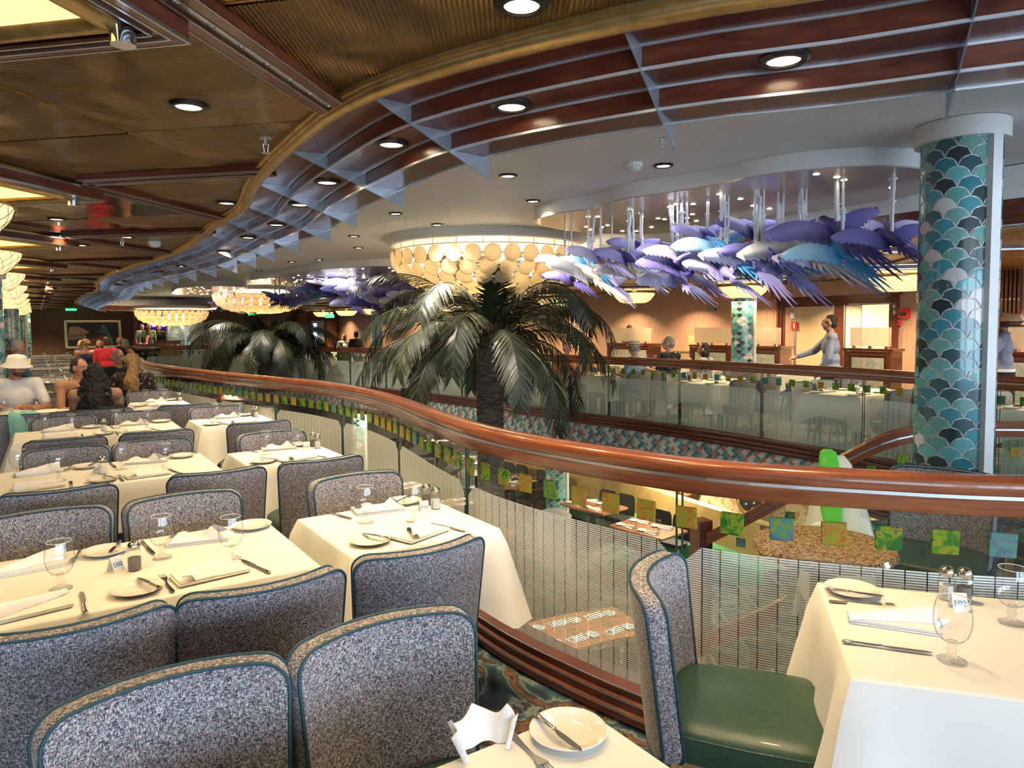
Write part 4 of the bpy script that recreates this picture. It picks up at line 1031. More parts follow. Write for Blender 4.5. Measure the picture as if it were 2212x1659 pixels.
def make_knife(L=.215, name='table_knife'):
    t = thing(name, '-', 'knife'); h = L * .46
    pr = [(.0035, -L / 2), (.0075, -L / 2 + .006), (.0062, -L / 2 + .03), (.0048, -L / 2 + h - .012), (.0062, -L / 2 + h - .004), (.004, -L / 2 + h)]
    G().lathe(pr, 12, M=Matrix.Translation((0, 0, .0055)) @ Matrix.Diagonal((1, 1, .6, 1)) @ Matrix.Rotation(-PI / 2, 4, 'X')).obj('handle', M['steel'], t, angle=60)
    y0 = -L / 2 + h
    G().prism([(-.003, y0), (.004, y0), (.0095, y0 + .02), (.010, L / 2 - .025), (.006, L / 2 - .004), (.001, L / 2), (-.004, L / 2 - .012), (-.0045, y0 + .03)], .0045, .0062).obj('blade', M['steel'], t)
    return t
def make_fork(L=.19):
    t = thing('table_fork', '-', 'fork'); g = G()
    def zz(f): return .003 + .010 * max(0, f - .45) * 1.8 - .018 * max(0, f - .8)
    rows = []
    for f, wd in ((0, .004), (.03, .0075), (.12, .0065), (.35, .0038), (.5, .003), (.58, .0032), (.66, .007), (.72, .0105), (.78, .011)):
        y = -L / 2 + L * f; rows.append([(-wd, y, zz(f)), (wd, y, zz(f)), (wd, y, zz(f) + .0025), (-wd, y, zz(f) + .0025)])
    g.grid(rows, 0, True); g.f += [(0, 1, 2, 3), (32, 35, 34, 33)]; g.m += [0, 0]; g.obj('handle', M['steel'], t, angle=50)
    g = G()
    for x in (-.009, -.003, .003, .009):
        g.tube([(x, -L / 2 + L * f, zz(f) + .0012) for f in (.76, .86, .95, 1.0)], [.0018, .0016, .0014, .0006], 5)
    g.obj('tines', M['steel'], t, smooth=True); return t
def make_shaker(cont, name):
    t = thing(name, '-', 'shaker'); n = 8
    def octo(r, z): return [(r * math.cos(PI / 8 + 2 * PI * i / n), r * math.sin(PI / 8 + 2 * PI * i / n), z) for i in range(n)]
    g = G(); g.grid([octo(.0215, 0), octo(.0215, .055), octo(.019, .064), octo(.0165, .07)], 0, True); g.f.append(tuple(range(8))); g.m.append(0); g.obj('jar', M['glass'], t)
    g = G(); g.grid([octo(.0005, .003), octo(.0185, .003), octo(.0185, .042), octo(.0005, .044)], 0, True); g.obj('contents', cont, t)
    t.scale = (1.12,) * 3
    G().lathe([(.0175, .068), (.0190, .070), (.0190, .080), (.0165, .088), (.010, .094), (0, .096)], 20, cap=True).obj('cap', M['steel'], t, angle=40)
    return t
def make_napkin(var):
    """folded cloth napkin: three flat layers with a raised flap whose ridge runs aslant"""
    g = G(); rnd = random.Random(var)
    for k in range(3):
        dx = rnd.uniform(-.004, .004); dy = rnd.uniform(-.004, .004); z = .0035 * k
        g.prism([(-.105 + dx, -.055 + dy), (.105 + dx, -.055 + dy), (.105 + dx, .055 + dy), (-.105 + dx, .055 + dy)], z + .0004, z + .0034)
    rows = []; n = 12
    for i in range(n + 1):
        f = i / n
        if var % 3 == 0:   F, R, Bk = (-.105 + .21 * f, -.052 + .03 * f, .011), (-.05 + .12 * f, .025 * (1 - f), .030 + .020 * math.cos(f * 7) * (1 - f)), (-.09 + .19 * f, .056, .011)
        elif var % 3 == 1: F, R, Bk = (-.11 + .22 * f, -.06 + .09 * f, .010 + .004 * f), (-.105 + .215 * f, -.03 + .075 * f, .044 - .022 * f), (-.10 + .2 * f, .010 + .05 * f, .011)
        else:              F, R, Bk = (-.10 + .16 * f, -.056 + .01 * f, .011 + .02 * (1 - f) * (f < .2)), (-.05 + .14 * f, .0 + .06 * f, .038 - .006 * f), (-.01 + .115 * f, .05 + .02 * f, .012)
        r = []
        for j in range(9):
            s = j / 8; P = [(1 - s) ** 2 * F[k] + 2 * s * (1 - s) * (2 * R[k] - (F[k] + Bk[k]) / 2) + s * s * Bk[k] for k in range(3)]
            r.append(Vector((P[0] + .002 * math.sin(9 * f + s * 5), P[1], max(P[2] + .0015 * math.sin(14 * f + j), .011))))
        rows.append(r)
    g.grid(rows); g.grid([[p - Vector((0, 0, .0025)) for p in reversed(r)] for r in rows])
    g.tf(Matrix.Diagonal((1.1, 1.2, 1.25, 1))); o = g.obj('napkin', M['napkin'], angle=50, normals=False); return tag(o, '-', 'napkin')
def make_card(num):
    t = thing('table_card', '-', 'card'); g = G(); w_, h, d = .042, .052, .022
    for s in (1, -1): g.add([(-w_ / 2, s * d, 0), (w_ / 2, s * d, 0), (w_ / 2, 0, h), (-w_ / 2, 0, h), (-w_ / 2, s * (d - .0012), 0), (w_ / 2, s * (d - .0012), 0), (w_ / 2, 0, h - .003), (-w_ / 2, 0, h - .003)], [(0, 1, 2, 3), (7, 6, 5, 4), (0, 3, 7, 4), (1, 5, 6, 2), (0, 4, 5, 1)])
    g.obj('folded_card', M['china'], t, normals=False)
    for s in (1, -1):
        tilt = math.atan2(h, d)
        lettering('number', num, .024, CARDINK, t, Matrix.Rotation(0 if s < 0 else PI, 4, 'Z') @ Matrix.Translation((0, -d - .0008 + d * .32, h * .32)) @ Matrix.Rotation(tilt, 4, 'X'))
    return t
CARDINK = pm('card_ink', (.08, .22, .42), .6)
goblet, plate, knife, fork, bknife = make_goblet(), make_plate(), make_knife(), make_fork(), make_knife(.165, 'butter_knife')
salt, pepper = make_shaker(M['sal'], 'salt_shaker'), make_shaker(M['pepper'], 'pepper_shaker')
naps = [make_napkin(i) for i in range(3)]
CARDS = {n: make_card(n) for n in ('500', '498', '502', '494')}
ZT = .753
def put(proto, u, v, rz, label, group=None, z=ZT, loc=None):
    p = W(u, v, z) if loc is None else Vector((*loc[:2], loc[2] if len(loc) > 2 else z))
    return first(proto, USED, p, (RZ if loc is None else 0) + rz, label, group)

# ---------------------------------------------------------------- near tables
def four_top(uc, v0, name, lab=None, card=None, group=None, far_detail=True):
    """tableware of a table for four; labels single each thing out by what lies beside it"""
    du = uc - 2.855; dv = v0 + .35; J = lambda: random.uniform(-.012, .012)
    def L(s): return s + ' ' + name
    G_ = lambda s: None if group is None else s + ' ' + group
    gl = [(2.76, .03, 'goblet at the near left place'), (2.913, .375, 'goblet behind the shaker'), (2.736, .587, 'goblet at the near right place'), (3.02, -.16, 'goblet at the far left corner')]
    for u, v, s in gl: put(goblet, u + du + J(), v + dv + J(), 0, L('clear stemmed water %s' % s) if not group else L('clear stemmed water goblet'), G_('goblets'))
    for i, (u, v, s) in enumerate(((2.583, .245, 'white bread plate at the near side'), (3.10, .19, 'white bread plate behind the shaker'), (3.13, .745, 'white bread plate at the far right corner'))):
        put(plate, u + du, v + dv, 0, L(s) if not group else L('white bread plate'), G_('plates'))
        if i < 2: put(bknife, u + du, v + dv + .035, (.35, PI - .3)[i], L('butter knife across the %s bread plate' % ('near' if i == 0 else 'far')) if not group else L('butter knife on a bread plate'), G_('butter knives'), ZT + .0165)
    for i, (u, v, rz, k, s) in enumerate(((2.60, -.06, .15, 1, 'folded white napkin at the near left place'), (2.61, .475, .1, 2, 'folded white napkin at the near right place'), (3.08, .52, PI - .2, 0, 'peaked white napkin at the far right place'), (3.08, -.06, PI + .1, 1, 'peaked white napkin at the far left place'))):
        put(naps[k], u + du, v + dv, rz, L(s) if not group else L('folded white napkin'), G_('napkins'))
    put(fork, 2.595 + du, .335 + dv, .05, L('fork beside the near bread plate') if not group else L('fork'), G_('forks'))
    put(fork, 3.115 + du, .095 + dv, PI - .2, L('fork left of the far bread plate') if not group else L('fork'), G_('forks'))
    put(knife, 2.57 + du, .09 + dv, 0.02, L('table knife near the left goblet') if not group else L('table knife'), G_('knives'))
    put(knife, 2.60 + du, .625 + dv, .25, L('table knife right of the near right napkin') if not group else L('table knife'), G_('knives'))
    put(knife, 3.07 + du, .335 + dv, PI + .1, L('table knife at the far side') if not group else L('table knife'), G_('knives'))
    put(pepper if uc < 4 else salt, 2.825 + du, .262 + dv, .3, L('glass %s shaker with shiny cap' % ('pepper' if uc < 4 else 'salt')), G_('shakers'))
    if card: put(CARDS[card], 2.86 + du, .205 + dv, .55, L('small tent card reading %s' % card))
def two_top(uc, vc, name, card=None, group=None):
    du = uc - 2.84; dv = vc - 1.30; L = lambda s: s + ' ' + name; G_ = lambda s: None if group is None else s + ' ' + group
    for u, v, s in ((2.914, 1.18, 'left'), (2.81, 1.362, 'right')): put(goblet, u + du, v + dv, 0, L('water goblet, the %s one of two' % s), G_(s + ' goblet'))
    put(naps[0], 3.08 + du, 1.31 + dv, PI - .15, L('peaked white napkin at the far side')); put(naps[2], 2.61 + du, 1.29 + dv, .35, L('folded white napkin at the near side'))
    put(plate, 2.625 + du, 1.08 + dv, 0, L('white bread plate at the left front')); put(bknife, 2.63 + du, 1.115 + dv, .5, L('butter knife on the left bread plate'), None, ZT + .0165)
    put(plate, 3.13 + du, 1.47 + dv, 0, L('white bread plate at the far right')); put(bknife, 3.13 + du, 1.46 + dv, 2.2, L('butter knife on the right bread plate'), None, ZT + .0165)
    put(knife, 2.63 + du, 1.43 + dv, .35, L('table knife at the right front')); put(knife, 3.10 + du, 1.12 + dv, PI + .3, L('table knife at the far left')); put(fork, 2.61 + du, 1.175 + dv, .35, L('fork beside the left bread plate'))
    put(salt, 2.945 + du, 1.545 + dv, .2, L('glass salt shaker with shiny cap')); put(pepper, 3.03 + du, 1.54 + dv, .2, L('glass pepper shaker behind the salt'))
    if card: put(CARDS[card], 2.93 + du, 1.475 + dv, -.25, L('small tent card reading %s' % card))

n1 = 'on the left front table'
table(2.48, 3.23, -.35, .83, 'white tablecloth of the left front table with the 500 card'); four_top(2.855, -.35, n1, None, '500')
n2 = 'on the 498 table'
table(2.50, 3.16, .95, 1.62, 'white tablecloth with pointed hanging corner, under the 498 card', seed=3); two_top(2.84, 1.30, n2, '498')
n3 = 'on the second long table'
table(4.50, 5.25, -.30, .92, 'white tablecloth on the second long table from the front', seed=1); four_top(4.875, -.31, n3, None, None)
put(CARDS['494'], 4.9, .28, .55, 'small tent card ' + n3)
n4 = 'on the second small table'
table(4.50, 5.12, 1.07, 1.70, 'white tablecloth of the second small table by the glass', seed=4); two_top(4.83, 1.40, n4)
put(dup(CARDS['494'], (0, 0, 0)), 4.92, 1.56, -.25, 'small tent card ' + n4)
n5 = 'on the third long table'
table(6.58, 7.25, -.18, 1.03, 'white tablecloth on the third long table from the front', seed=2); four_top(6.93, -.16, n5)
n6 = 'on the third small table'
table(6.58, 7.22, 1.17, 1.83, 'white tablecloth of the third small table by the glass', seed=5); two_top(6.92, 1.50, n6)
n7 = 'on the fourth small table'
table(8.70, 9.35, .88, 1.45, 'white tablecloth of the fourth small table along the glass', seed=6); two_top(9.03, 1.15, n7)
n8 = 'before the man in the white hat'
table(8.55, 9.22, -.45, .78, 'white tablecloth before the man in the white hat', seed=7)
put(goblet, 8.72, -.02, 0, 'water goblet right in front of the man in the white hat'); put(goblet, 9.0, -.3, 0, 'water goblet beside the scale column ' + n8)
put(plate, 8.75, .22, 0, 'white bread plate ' + n8); put(pepper, 8.66, .50, 0, 'glass pepper shaker beside the woman in black'); put(naps[2], 8.70, .38, .4, 'folded white napkin ' + n8)
nF = 'at the bottom edge of the picture'
table(.44, 1.20, -.20, 1.0, 'white tablecloth corner ' + nF, seed=8)
put(plate, 0, 0, 0, 'white bread plate %s with a butter knife on it' % nF, loc=(.112, 1.44)); put(bknife, 0, 0, math.atan2(1.36 - 1.475, .128 - .05) - PI / 2, 'butter knife on the bread plate ' + nF, None, loc=(.088, 1.42, ZT + .0165))
put(fork, 0, 0, math.atan2(-.11, .06) - PI / 2, 'fork between the fan napkin and the bread plate ' + nF, loc=(.03, 1.375))
# fan folded napkin
g = G(); n = 41; rows = []
for k, z in enumerate((0, .02, .045, .062, .072)):
    r = []
    for i in range(n):
        f = i / (n - 1); a = math.radians(-95 + 190 * f); rad = .085 + .022 * math.cos(a * 2.1) + .010 * math.sin(f * PI * 8)
        lift = z * (1 - .35 * abs(math.sin(f * PI * 4)))
        r.append(Vector((rad * math.sin(a) * (.75 + z * 4.5), .03 + rad * math.cos(a) * (.45 + z * 3.6) - .03, lift)))
    rows.append(r)
g.grid(rows); g.grid([[p * .965 + Vector((0, -.002, 0)) for p in reversed(r)] for r in rows]); g.grid([rows[-1], [p * .965 + Vector((0, -.002, 0)) for p in rows[-1]]])
o = g.obj('napkin', M['napkin'], angle=70, normals=False); o.location = (-.055, 1.375, ZT); o.rotation_euler = (0, 0, RZ - .1); tag(o, 'white napkin folded into a standing fan at the bottom edge of the picture', 'napkin')

# right hand table with card 502
dT = Vector((.294, .956, 0)); eT = Vector((.956, -.294, 0)); rT = math.atan2(eT.y, eT.x); cT = Vector((.92, 1.995, 0)) + eT * .60
table(0, .68, 0, 1.2, 'white tablecloth under the 502 card at the right front', drop=.42, loc=cT, rz=rT, seed=9)
nr = 'on the right front table'
put(plate, 0, 0, 0, 'white bread plate in the corner ' + nr, loc=(1.085, 2.215)); put(bknife, 0, 0, math.atan2(-.07, .16) - PI / 2, 'butter knife lying on the corner bread plate ' + nr, loc=(1.07, 2.165, ZT + .0165))
put(fork, 0, 0, math.atan2(-.05, .18) - PI / 2, 'fork between the bread plate and the napkin ' + nr, loc=(1.07, 2.115))
put(naps[1], 0, 0, math.atan2(-.11, .24) + PI, 'rolled edge white napkin ' + nr, loc=(1.10, 2.0))
put(knife, 0, 0, math.atan2(-.07, .2) - PI / 2, 'table knife in front of the napkin ' + nr, loc=(.99, 1.825))
put(goblet, 0, 0, 0, 'water goblet standing before the 502 card ' + nr, loc=(1.12, 1.755)); put(goblet, 0, 0, 0, 'water goblet at the right edge of the picture ' + nr, loc=(1.43, 1.975))
put(salt, 0, 0, .1, 'glass salt shaker behind the 502 card', loc=(1.352, 2.155)); put(pepper, 0, 0, .3, 'glass pepper shaker right of the salt, behind the 502 card', loc=(1.398, 2.14)); put(CARDS['502'], 0, 0, rT + .1, 'small tent card reading 502 in front of the two shakers', loc=(1.34, 2.075))

# chairs around the near tables
CH = [(1.46, .72, -1, 'tweed chair facing the camera at the bottom, right one of the nearest pair'), (1.46, .215, -1, 'tweed chair facing the camera at the bottom left, left one of the nearest pair'),
 (2.40, .555, 1, 'tweed chair seen from behind, right one of the pair at the left front table'), (2.40, .05, 1, 'tweed chair seen from behind at the left edge, at the left front table'),
 (2.43, 1.11, 1, 'tweed chair seen from behind at the small 498 table'), (3.34, .545, -1, 'tweed chair facing the camera across the left front table, right one'), (3.36, .0, -1, 'tweed chair facing the camera across the left front table, left one'),
 (3.28, 1.36, -1, 'tweed chair facing the camera across the small 498 table'), (4.28, .80, 1, 'tweed chair seen from behind at the second long table, right one'), (4.28, .06, 1, 'tweed chair seen from behind at the second long table, left one'),
 (4.28, 1.38, 1, 'tweed chair seen from behind at the small glass side table of the second row'), (5.24, .14, -1, 'tweed chair facing the camera across the second long table, left one'), (5.24, .65, -1, 'tweed chair facing the camera across the second long table, right one'),
 (5.12, 1.43, -1, 'tweed chair facing the camera across the small table of the second row'), (6.15, .15, 1, 'tweed chair seen from behind at the third long table, left one'), (6.15, .74, 1, 'tweed chair seen from behind at the third long table, right one'),
 (6.20, 1.51, 1, 'tweed chair seen from behind at the small table of the third row'), (7.22, .18, -1, 'tweed chair facing the camera across the third long table, left one'), (7.22, .80, -1, 'tweed chair facing the camera across the third long table, right one'),
 (7.20, 1.45, -1, 'tweed chair facing the camera across the small table of the third row'), (8.13, -.45, 1, 'tweed chair with a mint jacket over it, beside the scale column'), (8.13, .04, 1, 'tweed chair seen from behind, right of the mint jacket'),
 (8.13, .52, 1, 'tweed chair of the woman in the black dress'), (8.05, 1.24, 1, 'tweed chair seen from behind at the fourth small table along the glass'), (9.45, .12, -1, 'tweed chair of the man in the white hat'), (9.45, .6, -1, 'tweed chair of the woman beside the man in the white hat'), (9.6, 1.15, -1, 'tweed chair facing the camera at the fourth small table along the glass')]
for u, v, f, lab in CH: put_chair(u, v, f, 'blue grey ' * (len(lab.split()) < 14) + lab)
fa = math.atan2(-.34, .94) - PI / 2
put_chair(0, 0, 1, 'tweed chair with green seat, side on at the right front table', None, fa, (.655, 2.105, 0))
# jacket over a chair back
g = G(); P0 = W(8.13, -.13); 
rows = []
for k, (off, z) in enumerate(((-.19, .50), (-.20, .66), (-.205, .80), (-.19, .858), (-.15, .868), (-.10, .85), (-.09, .75), (-.085, .62))):
    rows.append([W(8.13 + off - .07 + .02 * math.sin(j * 1.3 + k) * .6, -.235 + .026 * j + .006 * math.sin(k * 2 + j), z + .01 * math.sin(j * 1.7)) - P0 for j in range(9)])
g.grid(rows); g.grid([[p + (W(.006, 0)) for p in reversed(r)] for r in rows]); o = g.obj('jacket', pm('mint_cloth', (.30, .62, .50), .9), angle=80, normals=False); o.location = P0; tag(o, 'mint green jacket hung over a chair back beside the scale column', 'jacket')
g = G(); rows = []; P0 = W(8.13, .58)
for k, (off, z) in enumerate(((-.25, .36), (-.27, .55), (-.275, .78), (-.25, .862), (-.20, .872), (-.15, .85), (-.14, .75))):
    rows.append([W(8.13 + off + .004 * math.sin(j * 1.3 + k), .46 + .04 * j, z + .01 * math.sin(j * 1.7)) - P0 for j in range(7)])
g.grid(rows); g.grid([[p + (W(.006, 0)) for p in reversed(r)] for r in rows]); o = g.obj('jacket', M['blackcloth'], angle=80, normals=False); o.location = P0; tag(o, 'black jacket hung over the chair of the woman in the black dress', 'jacket')

# ================================================================ REPEATED TABLES FARTHER OFF
def far_table(uc, v0, place, z=0.0, ln=1.2, dp=.70, chairs=True, seed=0, gob=True):
    table(uc - dp / 2, uc + dp / 2, v0, v0 + ln, 'white tablecloth ' + place, 'tablecloths ' + place, seed=seed % 3, z=z)
    vc = v0 + ln / 2
    if chairs:
        for s in (-1, 1):
            for dv in ((-.27, .27) if ln > 1 else (0,)):
                put_chair(uc + s * (dp / 2 + .09), vc + dv + random.uniform(-.03, .03), -s, 'grey blue tweed chair ' + place, 'chairs ' + place, random.uniform(-.05, .05))
    for s in (-1, 1):
        for dv in ((-.33, .25) if ln > 1 else (-.1,)):
            if gob: put(goblet, uc + s * .14 + random.uniform(-.03, .03), vc + dv + .12, 0, 'clear water goblet ' + place, 'goblets ' + place, ZT + z)
            put(naps[0 if s > 0 else 2], uc + s * .23, vc + dv, (PI if s > 0 else 0) + random.uniform(-.2, .2), 'folded white napkin ' + place, 'napkins ' + place, ZT + z)
            put(plate, uc + s * .24, vc + dv - .19, 0, 'white bread plate ' + place, 'plates ' + place, ZT + z)
    put(salt, uc, vc, .2, 'salt shaker ' + place, 'salt shakers ' + place, ZT + z); put(pepper, uc + .06, vc + .04, .2, 'pepper shaker ' + place, 'pepper shakers ' + place, ZT + z)
ORD = 'first second third fourth fifth sixth seventh eighth ninth tenth eleventh'.split()
for k in range(8): far_table(10.92 + 2.02 * k, -.2, 'in the %s receding row behind the white hat' % ORD[k], seed=k)
for k, u in enumerate((2.75, 4.86, 7.0, 9.12, 11.2, 13.3, 15.4, 17.5, 19.8, 22.5)): far_table(u, 7.92, 'at the far rail, %s table from the right' % ORD[k], dp=.74, seed=k)
for k, u in enumerate((3.0, 7.2, 9.4, 11.6, 14.0, 17, 20)): far_table(u, 10.7, 'behind the far rail tables, %s from the right' % ORD[k], seed=k)

# ================================================================ PEOPLE
SK = {k: noisy('skin_' + k, [(.3, a), (.7, b)], (9,) * 3, 1, .5) for k, a, b in (('light', (.50, .27, .19), (.58, .33, .24)), ('tan', (.34, .16, .09), (.42, .21, .13)), ('brown', (.20, .09, .05), (.27, .13, .075)))}
HR = dict(black=noisy('hair_black', [(.3, (.006, .005, .005)), (.7, (.016, .012, .010))], (60, 60, 12), 1, .75), brown=noisy('hair_brown', [(.3, (.05, .025, .013)), (.7, (.14, .075, .04))], (60, 60, 12), 1, .75), blonde=noisy('hair_blonde', [(.3, (.14, .075, .03)), (.7, (.40, .26, .12))], (60, 60, 12), 1, .75), grey=noisy('hair_grey', [(.3, (.16, .15, .14)), (.7, (.36, .34, .32))], (60, 60, 12), 1, .6))
CL = {}
def clothm(key, *stops, sc_=12):
    if key not in CL: CL[key] = noisy('cloth_' + key, list(stops), (sc_,) * 3, 1, .85, interp='CONSTANT' if len(stops) > 2 else 'LINEAR')
    return CL[key]
EYEW = pm('eye_white', (.75, .73, .70), .3); EYED = pm('eye_iris', (.03, .018, .012), .2); LIP = pm('lips', (.38, .13, .11), .5)
def cap(g, p, q, r1, r2):
    p, q = Vector(p), Vector(q); g.tube([p.lerp(q, i / 4) for i in range(5)], [r1 + (r2 - r1) * i / 4 for i in range(5)], 12)
    g.ell(p, (r1,) * 3); g.ell(q, (r2,) * 3)
def remesh(g, name, mat, parent, vox, sm=4):
    me = g.mesh(name, mat, True); o = link(name, me, parent)
    m = o.modifiers.new('r', 'REMESH'); m.mode = 'VOXEL'; m.voxel_size = vox; m.use_smooth_shade = True
    s = o.modifiers.new('s', 'SMOOTH'); s.iterations = sm; s.factor = .5
    return o
def person(label, loc, face, sit=True, shirt=None, sleeve='short', skin='light', hair='short', hcol='brown', pants=None, arms=None, lean=.06, yaw=0.0, nod=0.0, hat=None, scale=1.0, vox=.016, group=None, extra=None, seat=.47):
    t = thing('person', label, 'person', loc, face - PI / 2, group); t.scale = (scale,) * 3
    S = Vector
    pz = seat + .09 if sit else .95
    pel = S((0, 0, pz)); ln = Matrix.Rotation(-lean, 4, 'X')
    def T(x, y, z): return pel + ln @ S((x, y, z))
    neck = T(0, -.01, .53); hc = neck + S((0, .025, .135)) ; sh = [T(-.185, -.01, .46), T(.185, -.01, .46)]
    R = Matrix.Translation(neck) @ Matrix.Rotation(yaw, 4, 'Z') @ Matrix.Rotation(-nod, 4, 'X') @ Matrix.Translation(-neck)
    H = lambda x, y, z: R @ (hc + S((x, y, z)))
    g = G()
    g.ell(pel, (.165, .115, .11)); g.ell(T(0, 0, .14), (.145, .105, .14)); g.ell(T(0, 0, .32), (.165, .112, .17)); cap(g, sh[0], sh[1], .068, .068)
    cap(g, T(0, -.01, .46), neck + S((0, .01, .06)), .058, .052)
    R3 = R.to_3x3().to_4x4()
    g.ell(H(0, -.008, .025), (.074, .092, .092), M=R3); g.ell(H(0, .022, -.045), (.056, .068, .068), M=R3); g.ell(H(0, .05, -.082), (.028, .028, .024), M=R3)
    g.ell(H(0, .098, -.018), (.013, .018, .022), M=R3); g.ell(H(0, .088, .008), (.010, .012, .03), M=R3)
    for s in (-1, 1):
        g.ell(H(s * .076, -.005, -.012), (.011, .020, .032), M=R3); g.ell(H(s * .036, .066, -.03), (.022, .02, .02), M=R3); g.ell(H(s * .03, .078, .028), (.022, .012, .010), M=R3)
    # legs
    hips = [pel + S((s * .09, .02, -.03)) for s in (-1, 1)]; legs = []
    for i, s in enumerate((-1, 1)):
        if sit: kn, an = S((s * .11, .44, seat + .05)), S((s * .11, .42, .09))
        else: kn, an = S((s * .10, .03 + .10 * s, .50)), S((s * .10, -.02 + .16 * s, .09))
        legs.append((hips[i], kn, an)); cap(g, hips[i], kn, .085, .058); cap(g, kn, an, .055, .038); cap(g, an + S((0, -.02, -.04)), an + S((0, .15, -.055)), .036, .028)
    # arms: elbow and wrist given in the body's frame, else resting
    arms = arms or [None, None]; ar = []
    for i, s in enumerate((-1, 1)):
        e, w_ = arms[i] if arms[i] else ((s * .25, .06, pz + .20), (s * .14, .30, pz + .24)) if sit else ((s * .25, -.04, pz + .17), (s * .25, .08, pz - .06))
        e, w_ = S(e), S(w_); ar.append((sh[i], e, w_)); cap(g, sh[i], e, .05, .040); cap(g, e, w_, .040, .027)
        d = (w_ - e).normalized(); sd = d.cross(S((0, 0, 1))); sd = sd.normalized() if sd.length > .1 else S((1, 0, 0)); up = sd.cross(d).normalized()
        pm_ = w_ + d * .045; g.ell(pm_, (.036, .036, .036)); g.ell(w_ + d * .075, (.034, .034, .030))
        for f, fl in ((-1.5, .055), (-.5, .07), (.5, .066), (1.5, .052)):
            b0 = w_ + d * .085 + sd * f * .0175; b1 = b0 + d * fl * .55 + sd * f * .004 - up * .006; b2 = b1 + d * fl * .4 - up * .024
            g.tube([b0, b1, b2], [.0095, .0085, .006], 8)
        th0 = w_ + d * .03 - sd * s * .03; g.tube([th0, th0 + d * .035 - sd * s * .025, th0 + d * .065 - sd * s * .028 - up * .01], [.012, .010, .007], 8)
    remesh(g, 'body', SK[skin], t, vox)
    for s in (-1, 1):
        G().ell(H(s * .031, .079, .008), (.012, .010, .008), 8, 6, R3).obj('eye', EYEW, t, smooth=True); G().ell(H(s * .031, .087, .008), (.006, .004, .006), 8, 6, R3).obj('iris', EYED, t, smooth=True)
        G().ell(H(s * .033, .088, .030), (.018, .006, .0045), 8, 4, R3).obj('eyebrow', HR[hcol], t, smooth=True)
    G().ell(H(0, .086, -.055), (.022, .008, .007), 10, 4, R3).obj('mouth', LIP, t, smooth=True)
    # clothes
    if shirt:
        g = G(); k = .016
        g.ell(pel + S((0, 0, .02)), (.165 + k, .115 + k, .10)); g.ell(T(0, 0, .14), (.15 + k, .11 + k, .15)); g.ell(T(0, 0, .32), (.165 + k, .112 + k, .165))
        if sleeve != 'none': cap(g, sh[0], sh[1], .078, .078)
        else: 
            for s in (-1, 1): cap(g, T(s * .09, 0, .40), T(s * .10, -.01, .50), .05, .035)
        if sleeve == 'short':
            for s0, e, w_ in ar: cap(g, s0, s0.lerp(e, .72), .068, .060)
        if sleeve == 'long':
            for s0, e, w_ in ar: cap(g, s0, e, .066, .055); cap(g, e, e.lerp(w_, .93), .054, .040)
        remesh(g, 'shirt', shirt, t, max(vox, .014))
        if sleeve != 'none': G().tube([neck + S((.068 * math.cos(a), -.005 + .066 * math.sin(a), -.035 - .02 * math.sin(a))) for a in [2 * PI * i / 16 for i in range(16)]], .013, 6, closed=True).obj('collar', shirt, t, smooth=True)
    pants = pants or clothm('navy', (.3, (.015, .02, .04)), (.7, (.03, .04, .07)))
    g = G(); g.ell(pel + S((0, 0, -.02)), (.178, .128, .11))
    for h_, kn, an in legs: cap(g, h_, kn, .098, .070); cap(g, kn, an + S((0, 0, .03)), .068, .055)
    remesh(g, 'trousers', pants, t, .02)
    g = G()
    for h_, kn, an in legs: g.ell(an + S((0, .06, -.05)), (.048, .13, .042))
    g.obj('shoes', M['black'], t, smooth=True)
    # hair
    g = G(); hm = HR[hcol]; rnd = random.Random(label)
    if hair in ('short', 'bob', 'long', 'curly', 'pony', 'bun', 'wavy'):
        g.ell(H(0, -.022, .036), (.080, .090, .092), M=R3); g.ell(H(0, -.045, -.01), (.077, .062, .075), M=R3)
    if hair == 'bob': g.ell(H(0, -.03, -.05), (.092, .075, .11), M=R3)
    if hair in ('long', 'wavy'):
        for s in (-1, 0, 1): cap(g, H(s * .05, -.05, 0), T(s * .075, -.12, .36), .06, .05)
    if hair == 'curly':
        cap(g, H(0, -.04, .02), T(0, -.11, .42), .09, .10); cap(g, T(0, -.11, .42), T(0, -.12, .22), .105, .07)
        for i in range(190):
            f = rnd.random(); c = H(0, -.04, .02).lerp(T(0, -.13, .20), f); wd = .08 + .065 * math.sin(min(1, f * 1.4) * PI * .8)
            a = rnd.uniform(0, 2 * PI); g.ell(c + S((math.cos(a) * wd, math.sin(a) * .04 - .01, rnd.uniform(-.04, .04))), (.020,) * 3, 8, 6)
    if hair == 'shortcurly':
        for i in range(40):
            a = rnd.uniform(0, 2 * PI); b = rnd.uniform(-.5, 1.3); q = S((math.cos(a) * math.cos(b) * .085, math.sin(a) * math.cos(b) * .085 - .02, .03 + math.sin(b) * .085))
            if q.y < .03 or q.z > .07: g.ell(H(*q), (.032,) * 3, 8, 6)
    if hair == 'pony':
        g.ell(H(0, -.03, .03), (.10, .10, .098)); g.ell(H(0, -.11, .03), (.05, .05, .05)); cap(g, H(0, -.12, .0), T(.03, -.19, .42), .055, .085); cap(g, T(.03, -.19, .42), T(.05, -.16, .14), .095, .05)
    if hair == 'fringe': 
        for i in range(12): a = PI * .5 + (i - 5.5) * .42 + PI; g.ell(H(math.cos(a) * .072, math.sin(a) * .085 - .01, -.02), (.022, .022, .035))
